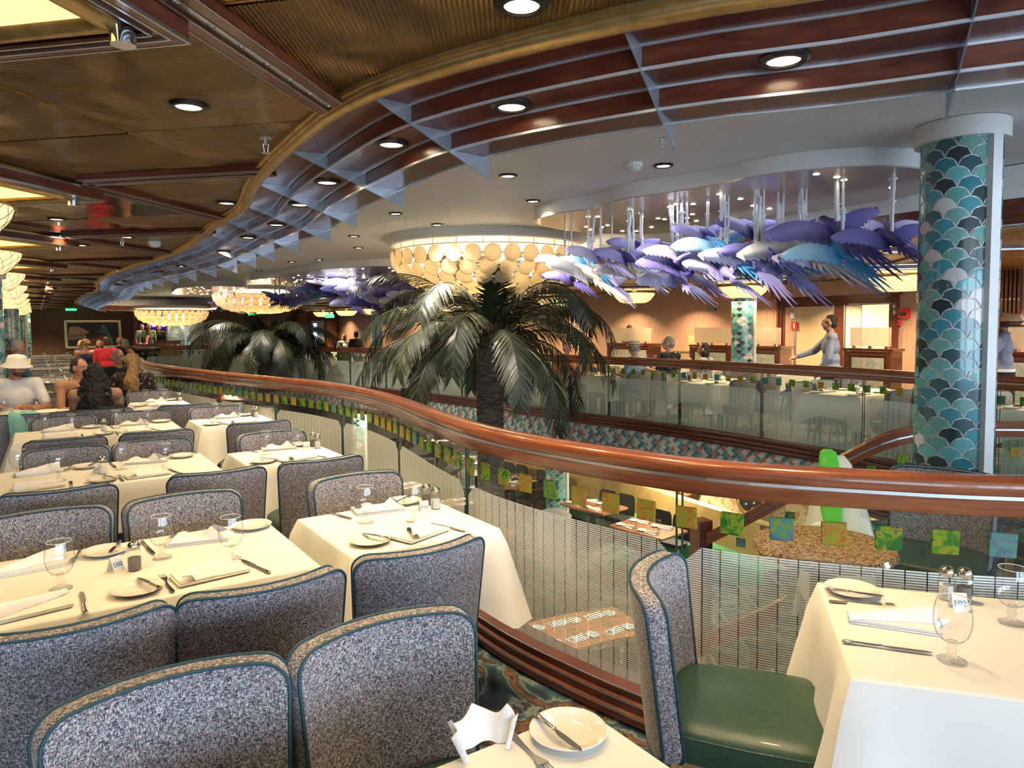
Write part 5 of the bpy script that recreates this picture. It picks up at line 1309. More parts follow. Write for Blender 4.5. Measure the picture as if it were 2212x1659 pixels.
    if g.v:
        ho = remesh(g, 'hair', hm, t, .012 if hair not in ('curly', 'pony') else .009, 3 if hair not in ('curly', 'pony') else 1)
        if hair in ('curly', 'pony', 'shortcurly', 'wavy', 'long', 'bob', 'short'):
            tx = bpy.data.textures.get('locks_' + hair) or bpy.data.textures.new('locks_' + hair, 'CLOUDS'); tx.noise_scale = .03 if 'curly' in hair else .05
            dm = ho.modifiers.new('d', 'DISPLACE'); dm.texture = tx; dm.strength = .05 if hair == 'curly' else .03; dm.mid_level = .5
    if hair in ('beard',) or 'beard' in (extra or ()):
        g = G(); g.ell(H(0, .035, -.068), (.057, .056, .045), M=R3); remesh(g, 'beard', hm, t, .01)
    if hat == 'bucket':
        Mh = R @ Matrix.Translation(hc + S((0, -.005, .02)))
        G().lathe([(.150, -.022), (.148, -.014), (.100, .022), (.094, .075), (.080, .100), (.04, .110), (0, .112)], 32, M=Mh, cap=False).obj('bucket_hat', CLW, t, angle=60)
    if hat == 'straw':
        Mh = R @ Matrix.Translation(hc + S((0, -.005, .035)))
        G().lathe([(.148, .012), (.146, .020), (.098, .008), (.094, .06), (.085, .095), (.05, .100), (0, .085)], 32, M=Mh, cap=False).obj('straw_hat', STRAW, t, angle=60)
        G().lathe([(.0985, .012), (.0975, .032)], 32, M=Mh, cap=False).obj('hat_band', M['black'], t)
    if 'glasses' in (extra or ()):
        g = G()
        for s in (-1, 1): g.tube([H(s * .033 + .02 * math.cos(a), .098, .006 + .016 * math.sin(a)) for a in [2 * PI * i / 12 for i in range(12)]], .0022, 5, closed=True); g.tube([H(s * .053, .096, .008), H(s * .078, .0, .005)], .002, 4)
        g.obj('glasses', M['black'], t)
    if 'apron' in (extra or ()):
        G().lathe([(.185, pz - .02), (.188, pz + .04)], 24, M=Matrix.Diagonal((1, .76, 1, 1)), cap=False).obj('apron_string', pm('apron_white', (.75, .75, .77), .8), t)
        g = G(); rows = [[S((.19 * math.cos(a), .145 * math.sin(a) , z)) for a in [math.radians(150 + 240 * i / 12) for i in range(13)]] for z in (pz, pz - .2, pz - .45)]
        g.grid(rows); g.obj('apron', M['blackcloth'], t, normals=False)
    if 'halter' in (extra or ()):
        G().tube([T(-.13, .02, .36), T(-.09, .03, .46), neck + S((0, -.06, -.01)), T(.09, .03, .46), T(.13, .02, .36)], .014, 6).obj('strap', shirt, t)
    return t
CLW = noisy('hat_cloth', [(.3, (.70, .68, .63)), (.7, (.78, .76, .71))], (40,) * 3, 1, .9); STRAW = noisy('straw', [(.3, (.55, .44, .27)), (.7, (.70, .58, .38))], (90,) * 3, 1, .8)
DX = lambda px, Y: (px - 1106) / 1520 * Y
def at_px(px, Y, z=0.0): return (DX(px, Y), Y, z)
AA = math.atan2(A.y, A.x)             # facing along the room, away from the camera
TO = AA + PI                          # facing back towards the camera
white_s = clothm('white', (.3, (.66, .66, .68)), (.7, (.74, .74, .76))); blk = M['blackcloth']
uvp = lambda u, v: tuple(W(u, v, 0))
# guests on the near side
person('man in a white bucket hat and white polo shirt, seated beside the scale column', uvp(9.42, -.2), TO - .1, True, white_s, 'short', 'tan', 'beard', 'brown', clothm('khaki', (.3, (.2, .16, .1)), (.7, (.25, .2, .14))), [((-.30, .10, .76), (-.12, .34, .80)), ((.30, .08, .74), (.16, .30, .80))], .0, .55, .12, 'bucket', 1.0, .010)
person('woman with bare tanned shoulders and dark tied hair, beside the man in the white hat', uvp(9.36, .36), TO + .45, True, clothm('plum', (.3, (.06, .02, .03)), (.7, (.10, .03, .04))), 'none', 'tan', 'short', 'black', None, [((-.27, .16, .74), (-.10, .30, .98)), ((.25, .14, .74), (.10, .34, .80))], .1, .3, .05, None, .97, .010)
person('woman in a black halter dress with long curly black hair, back to the camera', uvp(8.10, .47), AA - .1, True, blk, 'none', 'tan', 'curly', 'black', blk, [((-.215, .12, .74), (-.12, .36, .80)), ((.215, .14, .76), (.10, .38, .82))], .03, 0, 0, None, .95, .010, None, ('halter',))
person('person in a teal shirt bending over the table, half hidden by the scale column', (-6.40, 8.38, 0), 0.0, False, clothm('teal', (.3, (.02, .10, .14)), (.7, (.04, .15, .19))), 'short', 'tan', 'short', 'grey', None, [((-.22, .5, 1.0), (-.1, .65, .8)), ((.36, .72, 1.02), (.5, 1.0, .81))], .9, 0, .5, None, 1.0, .012)
person('woman with a long blonde ponytail and dark flowered top, seen from behind', uvp(10.12, 1.0), AA - .35, True, clothm('floral', (.3, (.02, .015, .02)), (.52, (.02, .015, .02)), (.6, (.45, .22, .16)), (.68, (.30, .10, .12)), sc_=26), 'short', 'light', 'pony', 'blonde', None, None, .05, .5, 0, None, .97, .011)
person('bald man with black glasses, facing the camera beside the blonde ponytail', uvp(11.45, .95), TO + .3, True, blk, 'short', 'tan', 'fringe', 'grey', None, None, .05, -.2, 0, None, 1.0, .011, None, ('glasses',))
person('man in a bright red polo shirt seen from behind', at_px(230, 17.0), AA - .2, True, clothm('redpolo', (.3, (.62, .02, .05)), (.7, (.72, .04, .08))), 'short', 'light', 'short', 'brown', None, None, .12, .4, 0, None, 1.06)
person('woman in a sleeveless navy dress with light brown curls, seen from behind', at_px(186, 17.3), AA + .2, True, clothm('navydress', (.3, (.012, .016, .05)), (.7, (.02, .025, .08))), 'none', 'light', 'shortcurly', 'blonde', None, None, .05, -.4, 0, None, 1.02)
person('woman facing the camera between the navy dress and the red polo', at_px(216, 18.9), TO, True, clothm('dusk', (.3, (.03, .02, .03)), (.7, (.08, .05, .06))), 'short', 'light', 'bob', 'brown', None, None, .05, 0, 0, None, 1.0)
person('grey haired man in blue beside the navy dress, turned sideways', at_px(174, 18.6), TO + 1.0, True, clothm('blue', (.3, (.03, .05, .14)), (.7, (.05, .08, .2))), 'short', 'light', 'fringe', 'grey', None, None, .05, 0, 0, None, 1.0)
person('white haired man beyond the end of the balustrade, turned left', at_px(258, 19.6), TO + 1.3, True, blk, 'short', 'light', 'fringe', 'grey', None, None, .05, 0, 0, None, 1.05)
person('grey haired woman beyond the end of the balustrade, right of the white haired man', at_px(272, 19.4), AA, True, blk, 'short', 'light', 'bob', 'grey', None, None, .05, 0, 0, None, 1.0)
person('man in a mint shirt standing before the purple lit stage', at_px(323, 30.0), TO, False, clothm('mintshirt', (.3, (.35, .55, .45)), (.7, (.42, .62, .52))), 'short', 'light', 'fringe', 'grey', None, None, .05, 0, 0, None, 1.05)
person('woman in pink standing before the purple lit stage', at_px(320, 28.0), TO + 1.6, False, clothm('pink', (.3, (.70, .20, .25)), (.7, (.78, .28, .32))), 'none', 'light', 'bob', 'brown', None, None, .05, 0, 0, None, .92)
person('dark haired woman in black by the stage, right of the mint shirt', at_px(345, 30.4), TO, False, blk, 'long', 'light', 'long', 'black', blk, None, 0, 0, 0, None, 1.02)
person('man in a pale blue shirt at the left side of the stage', at_px(309, 30.6), TO + .3, False, clothm('paleblue', (.3, (.35, .45, .6)), (.7, (.45, .55, .68))), 'short', 'light', 'short', 'grey', white_s, None, 0, 0, 0, None, 1.05)
person('brown haired guest seated below the stage, left one of two', at_px(311, 23.8), AA, True, blk, 'short', 'light', 'short', 'brown', None, None, .05, 0, 0, None, 1.0)
person('grey haired guest seated below the stage, right one of two', at_px(327, 23.6), AA, True, blk, 'short', 'light', 'bob', 'grey', None, None, .05, 0, 0, None, 1.0)
# guests and staff on the far balcony
person('man in a straw hat and light blue patterned shirt on the far balcony', uvp(8.52, 8.25), AA + .25, True, clothm('bluepat', (.3, (.30, .42, .55)), (.5, (.12, .22, .42)), (.56, (.42, .52, .62)), sc_=22), 'short', 'light', 'fringe', 'grey', None, None, .05, .1, 0, 'straw', 1.0, .014)
person('curly brown haired woman facing the man in the straw hat', uvp(9.75, 8.25), TO - .3, True, clothm('coral', (.3, (.55, .22, .12)), (.7, (.62, .28, .16))), 'none', 'light', 'shortcurly', 'brown', None, None, .05, -.7, 0, None, .96, .014)
person('man in an orange shirt beside the curly haired woman, behind the palm fronds', uvp(9.85, 7.98 - .15), TO - .2, True, clothm('orange', (.3, (.75, .26, .12)), (.7, (.82, .33, .16))), 'short', 'light', 'short', 'grey', None, None, .05, 0, 0, None, 1.0, .014)
person('grey haired man in a black flowered shirt, back to the camera on the far balcony', uvp(8.40, 8.92), AA + .15, True, clothm('blackfloral', (.3, (.012, .012, .014)), (.6, (.012, .012, .014)), (.64, (.62, .40, .30)), (.70, (.55, .14, .08)), sc_=20), 'short', 'light', 'short', 'grey', None, None, .03, .5, 0, None, 1.06, .014)
person('woman with a dark bob and black and white blouse on the far balcony', uvp(7.95, 9.30), AA + .3, True, clothm('bw', (.3, (.02, .02, .022)), (.5, (.65, .65, .66)), (.6, (.02, .02, .022)), sc_=40), 'short', 'tan', 'bob', 'black', None, [((-.27, .12, .72), (-.14, .22, .98)), None], .05, .2, 0, None, .97, .014)
person('waiter in a grey blue shirt walking left past the glazed doors', at_px(1797, 10.2), PI - .35, False, clothm('waiter', (.3, (.17, .19, .28)), (.7, (.21, .24, .34))), 'long', 'tan', 'short', 'black', blk, [((-.26, .06, 1.12), (-.24, .18, .92)), ((.24, .22, 1.20), (.12, .46, 1.12))], .04, 0, 0, None, 1.0, .012, None, ('apron',))
person('waiter in grey blue carrying a tray of covered dishes, right of the big column', at_px(2168, 9.4), PI - .6, False, clothm('waiter', (.3, (.17, .19, .28)), (.7, (.21, .24, .34))), 'long', 'brown', 'short', 'black', blk, [((-.30, .10, 1.22), (-.12, .20, 1.44)), ((.30, .10, 1.22), (.22, .24, 1.44))], .02, 0, 0, None, 1.0, .012, None, ('apron',))
t = thing('serving_tray', 'dark oval tray held up by the waiter right of the big column', 'tray', at_px(2185, 9.25, 1.545), .3); G().lathe([(0, 0), (.26, 0), (.30, .018), (.295, .022), (.25, .008), (0, .008)], 32, M=Matrix.Diagonal((1.25, .8, 1, 1)), cap=False).obj('tray_plate', M['black'], t, angle=40)
t = thing('covered_dish', 'covered brown dishes stacked on the waiter\'s tray', 'dish', at_px(2180, 9.25, 1.555)); G().lathe([(.10, 0), (.15, .06), (.16, .065), (.06, .07)], 24).obj('dish', M['tabletop'], t, angle=40); G().lathe([(.155, .066), (.155, .09), (.12, .15), (.03, .17), (0, .17)], 24, cap=False).obj('lid', M['tan_wood'], t, angle=40)
person('guest in a yellow shirt beyond the palm, seen between its fronds', at_px(926, 22.0), TO, False, clothm('yellow', (.3, (.62, .50, .08)), (.7, (.72, .60, .12))), 'short', 'tan', 'short', 'black', None, None, 0, 0, 0, None, 1.0)
person('dark haired guest seated left of the yellow shirt', at_px(904, 21.0), AA, True, blk, 'short', 'tan', 'short', 'black', None, None, 0, 0, 0, None, 1.0)
person('guest with light brown hair seated in front of the far blue door', at_px(744, 27), AA, True, white_s, 'short', 'light', 'bob', 'brown', None, None, 0, 0, 0, None, 1.0)
person('guest in a dark cap seated in front of the far blue door', at_px(770, 26), AA, True, blk, 'short', 'brown', 'short', 'black', None, None, 0, 0, 0, None, 1.08)
person('guest with black hair behind the frosted screen of the leftmost service station', at_px(1360, 20.6), TO, False, blk, 'short', 'tan', 'short', 'black', None, None, 0, 0, 0, None, .93)
# one guest below, seen through the near glass
person('guest in a coral shirt at a table on the deck below', at_px(690, 12.6, -2.7), TO + 1.2, True, clothm('coralred', (.3, (.48, .10, .09)), (.7, (.56, .14, .12))), 'long', 'light', 'short', 'brown', None, [((-.26, .20, .78), (-.10, .46, .82)), ((.26, .20, .78), (.10, .46, .82))], .4, 0, .2, None, 1.0)

# ================================================================ PALMS
def palm(label, x, y, zc, R, n, seed, zb=-2.7, rise=80, span=1.0):
    rnd = random.Random(seed); t = thing('palm_tree', label, 'palm', (x, y, zb)); H = zc - zb
    g = G(); prof = [(R * 1.25, 0), (R * 1.15, .3)]; z = .3
    while z < H - .12:
        rr = R * (1.08 - .10 * z / H); prof += [(rr * 1.035, z), (rr * .975, z + .045)]; z += .05
    prof += [(R * .95, H - .1), (R * 1.1, H - .02), (R * .7, H + .1)]
    g.lathe(prof, 28); 
    g.v = [(a + rnd.uniform(-.004, .004), b + rnd.uniform(-.004, .004), c + rnd.uniform(-.006, .006)) for a, b, c in g.v]
    g.obj('trunk', M['trunk'], t, angle=60)
    g = G()
    for i in range(34):
        a = rnd.uniform(0, 2 * PI); h = rnd.uniform(-.10, .22); g.bar((math.cos(a) * R * .9, math.sin(a) * R * .9, H + h), (math.cos(a) * (R * 1.25), math.sin(a) * (R * 1.25), H + h + .16), .07, .025)
    g.lathe([(R * .95, -.1 + H), (R * 1.12, H), (R * .95, H + .2), (R * .4, H + .32)], 16)
    o = g.obj('husk_collar', M['husk'], t); o['kind'] = 'stuff'
    for i in range(n):
        az = i * 2.39996 + rnd.uniform(-.2, .2); ring = i / n
        el = math.radians(rise - (rise - 6) * ring ** .75 + rnd.uniform(-7, 7)); Ln = span * rnd.uniform(2.1, 2.6) * (1 if ring > .10 else .50); droop = (1.05 + .30 * ring + rnd.uniform(-.2, .25)) * (1 if ring > .10 else .3)
        pts = []; p = Vector((math.cos(az) * R * .6, math.sin(az) * R * .6, H + .18 - .12 * ring)); e = el; steps = 18
        for k in range(steps + 1):
            pts.append(p.copy()); p = p + Vector((math.cos(az) * math.cos(e), math.sin(az) * math.cos(e), math.sin(e))) * (Ln / steps); e -= droop * 1.75 / steps * (.45 + 1.1 * k / steps)
        g = G(); g.tube(pts, [.016 * (1 - .85 * k / steps) + .002 for k in range(steps + 1)], 5)
        for k in range(66):
            f = .10 + .90 * k / 66; x_ = f * steps; j = min(int(x_), steps - 1); q = pts[j].lerp(pts[j + 1], x_ - j); d = (pts[j + 1] - pts[j]).normalized()
            sd = d.cross(Vector((0, 0, 1))); sd = sd.normalized() if sd.length > .05 else Vector((-math.sin(az), math.cos(az), 0)); up = sd.cross(d)
            ll = (.30 + .16 * math.sin(PI * min(1, f * 1.05))) * (1 - .35 * f ** 4) * rnd.uniform(.85, 1.1)
            for s in (-1, 1):
                ld = (sd * s * .72 + d * (.62 + .35 * f) - up * rnd.uniform(.10, .45)).normalized(); wn = ld.cross(up).normalized() * .0135
                m1 = q + ld * ll * .5 - Vector((0, 0, ll * .05)); m2 = q + ld * ll - Vector((0, 0, ll * rnd.uniform(.18, .32)))
                g.add([q - wn * .5, q + wn * .5, m1 + wn, m1 - wn, m2], [(0, 1, 2, 3), (3, 2, 4)])
        o = g.obj('frond', M['frond'], t, normals=False)
    return t
palm('palm with grey ringed trunk and drooping dark fronds, under the nearer chandelier', -.33, 10.4, 1.30, .195, 34, 3)
palm('second palm with dark drooping fronds, farther left under the second chandelier', -6.42, 18.5, 1.12, .27, 34, 8, -2.7, 56, .9)

# ================================================================ FAR BALCONY WALL
def on_far(px, v=15.5):
    t_ = (px - 1106) / 1520; Y = v / (.8285 * t_ + .56); return Y * (.8285 - .56 * t_), Y
# door set in a stepped frame
d = thing('door_1', None, None, tuple(W(9.45, 15.5)), RZ); d['kind'] = 'structure'
# local x along B (into the wall is +x), local y along A; +y is to the left
for k, (w_, o_) in enumerate(((1.50, .07), (1.43, .05), (1.36, .03))):
    g = G(); hh = 2.22 - k * .07
    for s in (-1, 1): g.box((-o_ / 2, s * (w_ - .035), hh / 2), (o_, .065, hh))
    g.box((-o_ / 2, 0, hh - .035), (o_, 2 * w_, .065)); g.obj('door_frame', M['trimwood'], d)
G().box((.02, 0, 1.03), (.02, 2.66, 2.06)).obj('door_backing', M['trimwood'], d)
FROST = pm('frosted_pane', (.42, .33, .22), .35); LITP = emit('lit_pane', (1.0, .78, .48), .75)
for y0, y1, m_, nm in ((1.30, 1.02, M['wallwood'], 'side_panel'), (.98, .02, FROST, 'door_leaf'), (-.30, -.66, M['cream'], 'door_leaf'), (-.68, -1.30, LITP, 'lit_window')): G().box((0, (y0 + y1) / 2, 1.02), (.03, abs(y1 - y0), 2.0)).obj(nm, m_, d)
for y in (1.0, 0.0, -.27): G().box((-.01, y, 1.02), (.04, .045, 2.02)).obj('steel_stile', M['brushed'], d)
G().box((-.015, -.135, 1.02), (.03, .2, 2.02)).obj('door_post', M['trimwood'], d)
t = thing('bulkhead_box', None, None, tuple(W(9.45, 15.42, 2.42)), RZ); t['kind'] = 'structure'
G().box((0, 0, 0), (.10, 3.1, .36)).obj('veneer_panel', M['wallwood'], t)
g = G(); 
for z in (-.19, .19): g.box((-.01, 0, z), (.12, 3.16, .025))
for y in (-1.57, 1.57): g.box((-.01, y, 0), (.12, .025, .40))
g.obj('border', M['trimwood'], t)
g = G()
for k, z in enumerate((2.62, 2.70)): uvbox(g, -5, 42, 15.3 - .1 * k, 15.5, z, z + .06)
struct('trim_8', g, M['goldtrim'])
def wallbox(name, label, cat, px, py, w_, h, mat, v=15.47, dep=.06, extra=None):
    u, Y = on_far(px, v); z = 1.62 - (py - 698) / 1520 * Y; t = thing(name, label, cat, tuple(W(u, v, z)), RZ)
    G().box((0, 0, 0), (dep, w_, h)).obj('case', mat, t)
    if extra: G().box((-dep / 2 - .004, 0, extra[1]), (.012, w_ * extra[2], h * extra[3])).obj('front', extra[0], t)
    return t
wallbox('fire_alarm_box', 'larger red fire hose box on the wall right of the doors', 'alarm box', 1951, 679, .26, .20, M['red'], extra=(M['black'], -.02, .5, .3))
wallbox('fire_alarm_box', 'smaller red alarm box on the wall right of the doors, lower one', 'alarm box', 1940, 699, .14, .11, M['red'], extra=(M['black'], 0, .4, .4))
wallbox('wall_switch', 'cream control plate left of the larger red box', 'switch', 1935, 677, .10, .11, M['cream'], extra=(M['white'], 0, .5, .5))
wallbox('wall_switch', 'small white plate above the red alarm boxes', 'switch', 1933, 664, .07, .07, M['plastic'], extra=(M['white'], 0, .5, .5))
wallbox('extinguisher_sign', 'red extinguisher sign on the door side panel', 'sign', 1717, 704, .16, .19, M['red'], extra=(M['white'], .0, .2, .7))
wallbox('door_bell', 'white round device on the door side panel', 'device', 1712, 682, .09, .13, M['plastic'], extra=(M['white'], .02, .6, .4))
wallbox('wall_sign', 'small dark green direction sign on the veneer wall', 'sign', 1539, 667, .24, .075, pm('sign_green', (.02, .07, .04), .5), extra=(pm('sign_mark', (.30, .42, .33), .5), 0, .75, .35))
for k, (px, py, m_) in enumerate(((2147, 655, M['red']), (2160, 655, M['white']), (2173, 655, M['red']), (2173, 668, M['red']))):
    wallbox('safety_sign', ['square red safety sign, left one of the row right of the big column', 'square white safety sign in the row right of the big column', 'square red safety sign with white loop, right end of the row', 'square red safety sign under the right end of the row'][k], 'sign', px, py, .12, .12, m_, dep=.02, extra=((M['red'] if k == 1 else M['white']), 0, .45, .3))
u_, _ = on_far(2192); g = G()
for k in range(5): uvbox(g, u_ - .1 + k * .07, u_ - .06 + k * .07, 15.40, 15.5, 0, 2.6)
struct('trim_9', g, M['trimwood'])
# service stations with frosted screens
HEX = noisy('station_print', [(.40, (.52, .49, .45)), (.52, (.30, .38, .36)), (.60, (.50, .46, .42))], (9, 9, 5), 1, .5)
FS = None
def frosted():
    m, t, b, o = nt('frosted_screen'); L = t.links.new; tr = N(t, 'ShaderNodeBsdfTransparent'); mx = N(t, 'ShaderNodeMixShader', i_0=.62)
    b.inputs['Base Color'].default_value = (.62, .56, .48, 1); b.inputs['Roughness'].default_value = .4; L(tr.outputs[0], mx.inputs[1]); L(b.outputs[0], mx.inputs[2]); L(mx.outputs[0], o.inputs['Surface']); return m
FS = frosted()
for k, (u0, u1) in enumerate(((13.6, 15.3), (10.95, 12.2), (9.6, 10.85), (7.15, 8.1), (4.5, 5.7))):
    L_ = u1 - u0; t = thing('service_station', 'wood framed service station with frosted glass screen, %s' % ['leftmost, behind the guest in the straw hat', 'left of the far scale column', 'behind the far scale column', 'in front of the glazed doors', 'right of the big column'][k], 'counter', tuple(W((u0 + u1) / 2, 13.9)), RZ)
    G().box((0, 0, .52), (.40, L_, 1.04)).obj('carcass', M['trimwood'], t); G().box((-.205, 0, .52), (.012, L_ - .30, .80)).obj('printed_panel', HEX, t)
    g = G()
    for s in (-1, 1): g.box((-.21, s * (L_ / 2 - .07), .53), (.03, .05, 1.0)); g.box((-.22, s * (L_ / 2 - .02), .53), (.03, .05, 1.04))
    g.box((-.21, 0, .98), (.03, L_ - .1, .05)); g.obj('moulding', M['redwood'], t)
    G().box((0, 0, 1.075), (.46, L_ + .06, .05)).obj('ledge', M['trimwood'], t); G().box((-.12, 0, 1.33), (.012, L_ - .12, .38)).obj('screen', FS, t)
    for s in (-.35, 0, .35): G().box((-.12, s * L_, 1.12), (.05, .06, .06)).obj('clip', M['chrome'], t)
for u0, u1, v in ((12.25, 13.55, 14.9), (5.8, 7.1, 14.9)):
    t = thing('sideboard', 'low sideboard with brown granite splashback, %s' % ('left of the far scale column' if u0 > 10 else 'right of the glazed doors'), 'sideboard', tuple(W((u0 + u1) / 2, v)), RZ)
    G().box((0, 0, .43), (.5, u1 - u0, .86)).obj('cabinet', M['cream'], t); G().box((-.02, 0, .88), (.56, u1 - u0 + .04, .04)).obj('worktop', M['granite'], t); G().box((.24, 0, 1.10), (.04, u1 - u0, .40)).obj('splashback', M['granite'], t)
    for s in (-.25, .25): G().box((-.255, s * (u1 - u0), .42), (.012, (u1 - u0) * .46, .74)).obj('cabinet_door', M['cream'], t)

# ================================================================ END WALL
pic = thing('framed_painting', 'large framed painting of a pink sky bay with two blue macaws on the end wall', 'painting', tuple(W(41.94, 2.46, 1.36)), RZ)
def flat(name, pts, y, mat, par): G().prism(pts, -.002, .002, M=Matrix.Translation((0, y, 0)) @ Matrix.Rotation(PI / 2, 4, 'X')).obj(name, mat, par)
flat('canvas', [(-1.15, -.62), (1.15, -.62), (1.15, .62), (-1.15, .62)], -.02, pm('paint_dark', (.018, .015, .012), .5), pic)
flat('sky_wash', [(-1.1, .05), (-1.0, .40), (-.6, .38), (-.15, .12), (-.3, .02), (-1.1, -.02)], -.025, pm('paint_pink', (.60, .32, .26), .5), pic)
flat('water_wash', [(-1.1, -.02), (-.35, .0), (-.3, -.22), (-1.1, -.28)], -.026, pm('paint_water', (.34, .20, .15), .5), pic)
flat('rock_wash', [(-.8, -.55), (-.55, -.25), (.1, -.2), (.55, .10), (.8, -.1), (.9, -.58)], -.027, pm('paint_rust', (.13, .045, .02), .5), pic)
BLU = pm('paint_blue', (.06, .20, .28), .5)
flat('macaw_shape', [(.18, .16), (.30, .22), (.55, .20), (.72, .05), (.88, -.45), (.80, -.44), (.64, -.05), (.40, .08), (.24, .08)], -.029, BLU, pic); flat('macaw_shape', [(.36, .30), (.42, .44), (.54, .42), (.66, .24), (.60, .16), (.48, .26)], -.030, BLU, pic); flat('macaw_mark', [(.37, .38), (.42, .46), (.47, .45), (.42, .37)], -.0305, M['cream'], pic)
for nm, w_, h, th, m_ in (('outer_frame', 2.50, 1.44, .07, M['goldtrim']), ('mat_border', 2.36, 1.30, .05, M['white'])):
    g = G()
    for s in (-1, 1): g.box((s * (w_ / 2 - th / 2), -.02, 0), (th, .06, h)); g.box((0, -.02, s * (h / 2 - th / 2)), (w_, .06, th))
    g.obj(nm, m_, pic)
g = G(); 
for k in range(3): uvbox(g, 41.8 - .04 * k, 42, 4.28 + .06 * k, 4.33 + .06 * k, 0, 2.75)
struct('trim_10', g, M['wallwood'])
t = thing('stage_backdrop', 'dark violet stage recess with two purple lamps, right of the painting', 'stage', tuple(W(41.9, 5.2)), RZ)
G().box((0, 0, 1.0), (1.7, .06, 2.0)).obj('backing', pm('violet_wall', (.07, .045, .13), .7), t); G().box((0, -.05, 2.05), (1.85, .1, .1)).obj('header', M['trimwood'], t)
for x in (.05, .5): G().ell((x, -.12, 1.82), (.13, .08, .10)).obj('stage_lamp', M['purple'], t, smooth=True)
t = thing('podium', 'wooden host podium beside the stage', 'podium', at_px(365, 30.5), RZ); G().prism([(-.45, -.25), (.45, -.25), (.5, .25), (-.5, .25)], 0, 1.05).obj('body', M['wallwood'], t); G().box((0, 0, 1.08), (1.05, .6, .05)).obj('top', M['trimwood'], t)
GL = noisy('mosaic_shimmer', [(.36, (.04, .16, .34)), (.46, (.25, .45, .60)), (.56, (.68, .74, .76)), (.66, (.12, .32, .50))], (5, 5, 22), 1.4, .18, .3, .3, distort=1.5)
t = thing('mosaic_drum', 'wide drum clad in shimmering blue and silver mosaic, left of the second palm', 'pillar', at_px(403, 32.0)); G().lathe([(.85, 0), (.80, 2.05)], 48).obj('mosaic_skin', GL, t, angle=40); G().lathe([(.9, 2.05), (.9, 2.3), (.2, 2.3)], 32).obj('top_ring', M['cream'], t, angle=40)
d = thing('door_2', None, None, tuple(W(41.9, 14.6)), RZ); d['kind'] = 'structure'
G().box((0, 0, 1.1), (1.9, .06, 2.2)).obj('door_frame', M['trimwood'], d); G().box((-.45, -.04, 1.05), (.75, .03, 1.9)).obj('door_leaf', pm('door_blue', (.22, .30, .45), .4), d); G().box((-.62, -.06, 1.15), (.2, .02, 1.4)).obj('daylight_pane', emit('sky_pane', (.6, .8, 1.0), 2.0), d); G().box((.42, -.04, 1.05), (.6, .03, 1.9)).obj('wood_leaf', M['rail'], d)
for px, Y, z, nm in ((158, 34.5, 2.62, 'green lit exit sign high in front of the end wall, left one'), (548, 33, 2.28, 'green lit exit sign far back left of the second palm'), (714, 36, 2.18, 'green lit exit sign above the far blue door')):
    p = at_px(px, Y, z); t = thing('exit_sign', nm, 'exit sign', p, RZ); G().box((0, 0, 0), (.46, .06, .17)).obj('sign_box', M['emexit'], t); G().box((0, .02, .14), (.06, .04, .16)).obj('bracket', M['white'], t)
    lettering('lettering', 'EXIT', .15, M['white'], t, Matrix.Translation((0, -.034, -.052)) @ Matrix.Rotation(PI / 2, 4, 'X'), .002)
# speaker on the printed band
best = min((l for l in RP.L if l > LEND), key=lambda l: abs(RP.at(l)[0].x / RP.at(l)[0].y - (888 - 1106) / 1520)); p, n = RP.at(best, -.14)
t = thing('loudspeaker', 'black loudspeaker fixed to the scale patterned band', 'speaker', (p.x, p.y, 1.62 - (853 - 705) / 1520 * p.y), math.atan2(n.y, n.x) + PI / 2); G().box((0, 0, 0), (.26, .16, .30)).obj('cabinet', M['black'], t); G().box((0, .085, 0), (.22, .01, .26)).obj('grille', M['darkmetal'], t); G().box((0, -.10, 0), (.06, .08, .06)).obj('mount', M['black'], t)

# ================================================================ LANDING
t = thing('cafe_table', 'small round brown granite table behind the right end of the near glass', 'table', (1.235, 2.76, 0)); G().lathe([(.21, .70), (.262, .705), (.27, .72), (.262, .74), (.0, .742)], 40, cap=True).obj('granite_top', M['granite'], t, angle=40); G().lathe([(.05, .70), (.04, .1), (.06, .03)], 16).obj('pedestal', M['darkmetal'], t, angle=40); G().lathe([(.05, .05), (.20, .02), (.2, 0)], 24).obj('foot', M['darkmetal'], t, angle=40)
put_chair(0, 0, 1, 'grey blue tweed chair with green seat behind the glass, beside the granite table', None, math.radians(200) - PI / 2 + .5, (2.12, 3.50, 0))
put_chair(0, 0, 1, 'dark chair beyond the glass at the right edge', None, 2.0, (3.0, 3.7, 0))
t = thing('high_chair', 'white plastic child seat with lime green cover, behind the granite table', 'child seat', (1.70, 3.62, 0), -.25); t.scale = (.84, .84, .90)
def loft(secs, mat, name, **k):
    g = G(); g.grid([[Vector(p) for p in s] for s in secs], 0, True); n = len(secs[0]); g.f.append(tuple(range(n))); g.m.append(0); g.f.append(tuple(len(secs) * n - n + i for i in reversed(range(n)))); g.m.append(0); return g.obj(name, mat, t, **k)
def sec(z, w_, d_, y, e=.45, n=20): return [(w_ * math.copysign(abs(math.cos(a)) ** e, math.cos(a)), y + d_ * math.copysign(abs(math.sin(a)) ** e, math.sin(a)), z) for a in [2 * PI * i / n for i in range(n)]]
loft([sec(.22, .22, .20, 0), sec(.45, .20, .18, 0), sec(.58, .19, .17, .0), sec(.72, .16, .11, .03), sec(.86, .11, .08, .05), sec(.98, .075, .055, .07), (sec(1.02, .04, .03, .075))], M['plastic'], 'shell', angle=60)
loft([sec(.60, .03, .02, -.16), sec(.72, .06, .03, -.10), sec(.86, .07, .03, -.03), sec(.97, .06, .035, .02), sec(1.045, .045, .04, .05), sec(1.06, .02, .02, .06)], M['green'], 'cover', angle=60).location = (-.06, 0, 0)
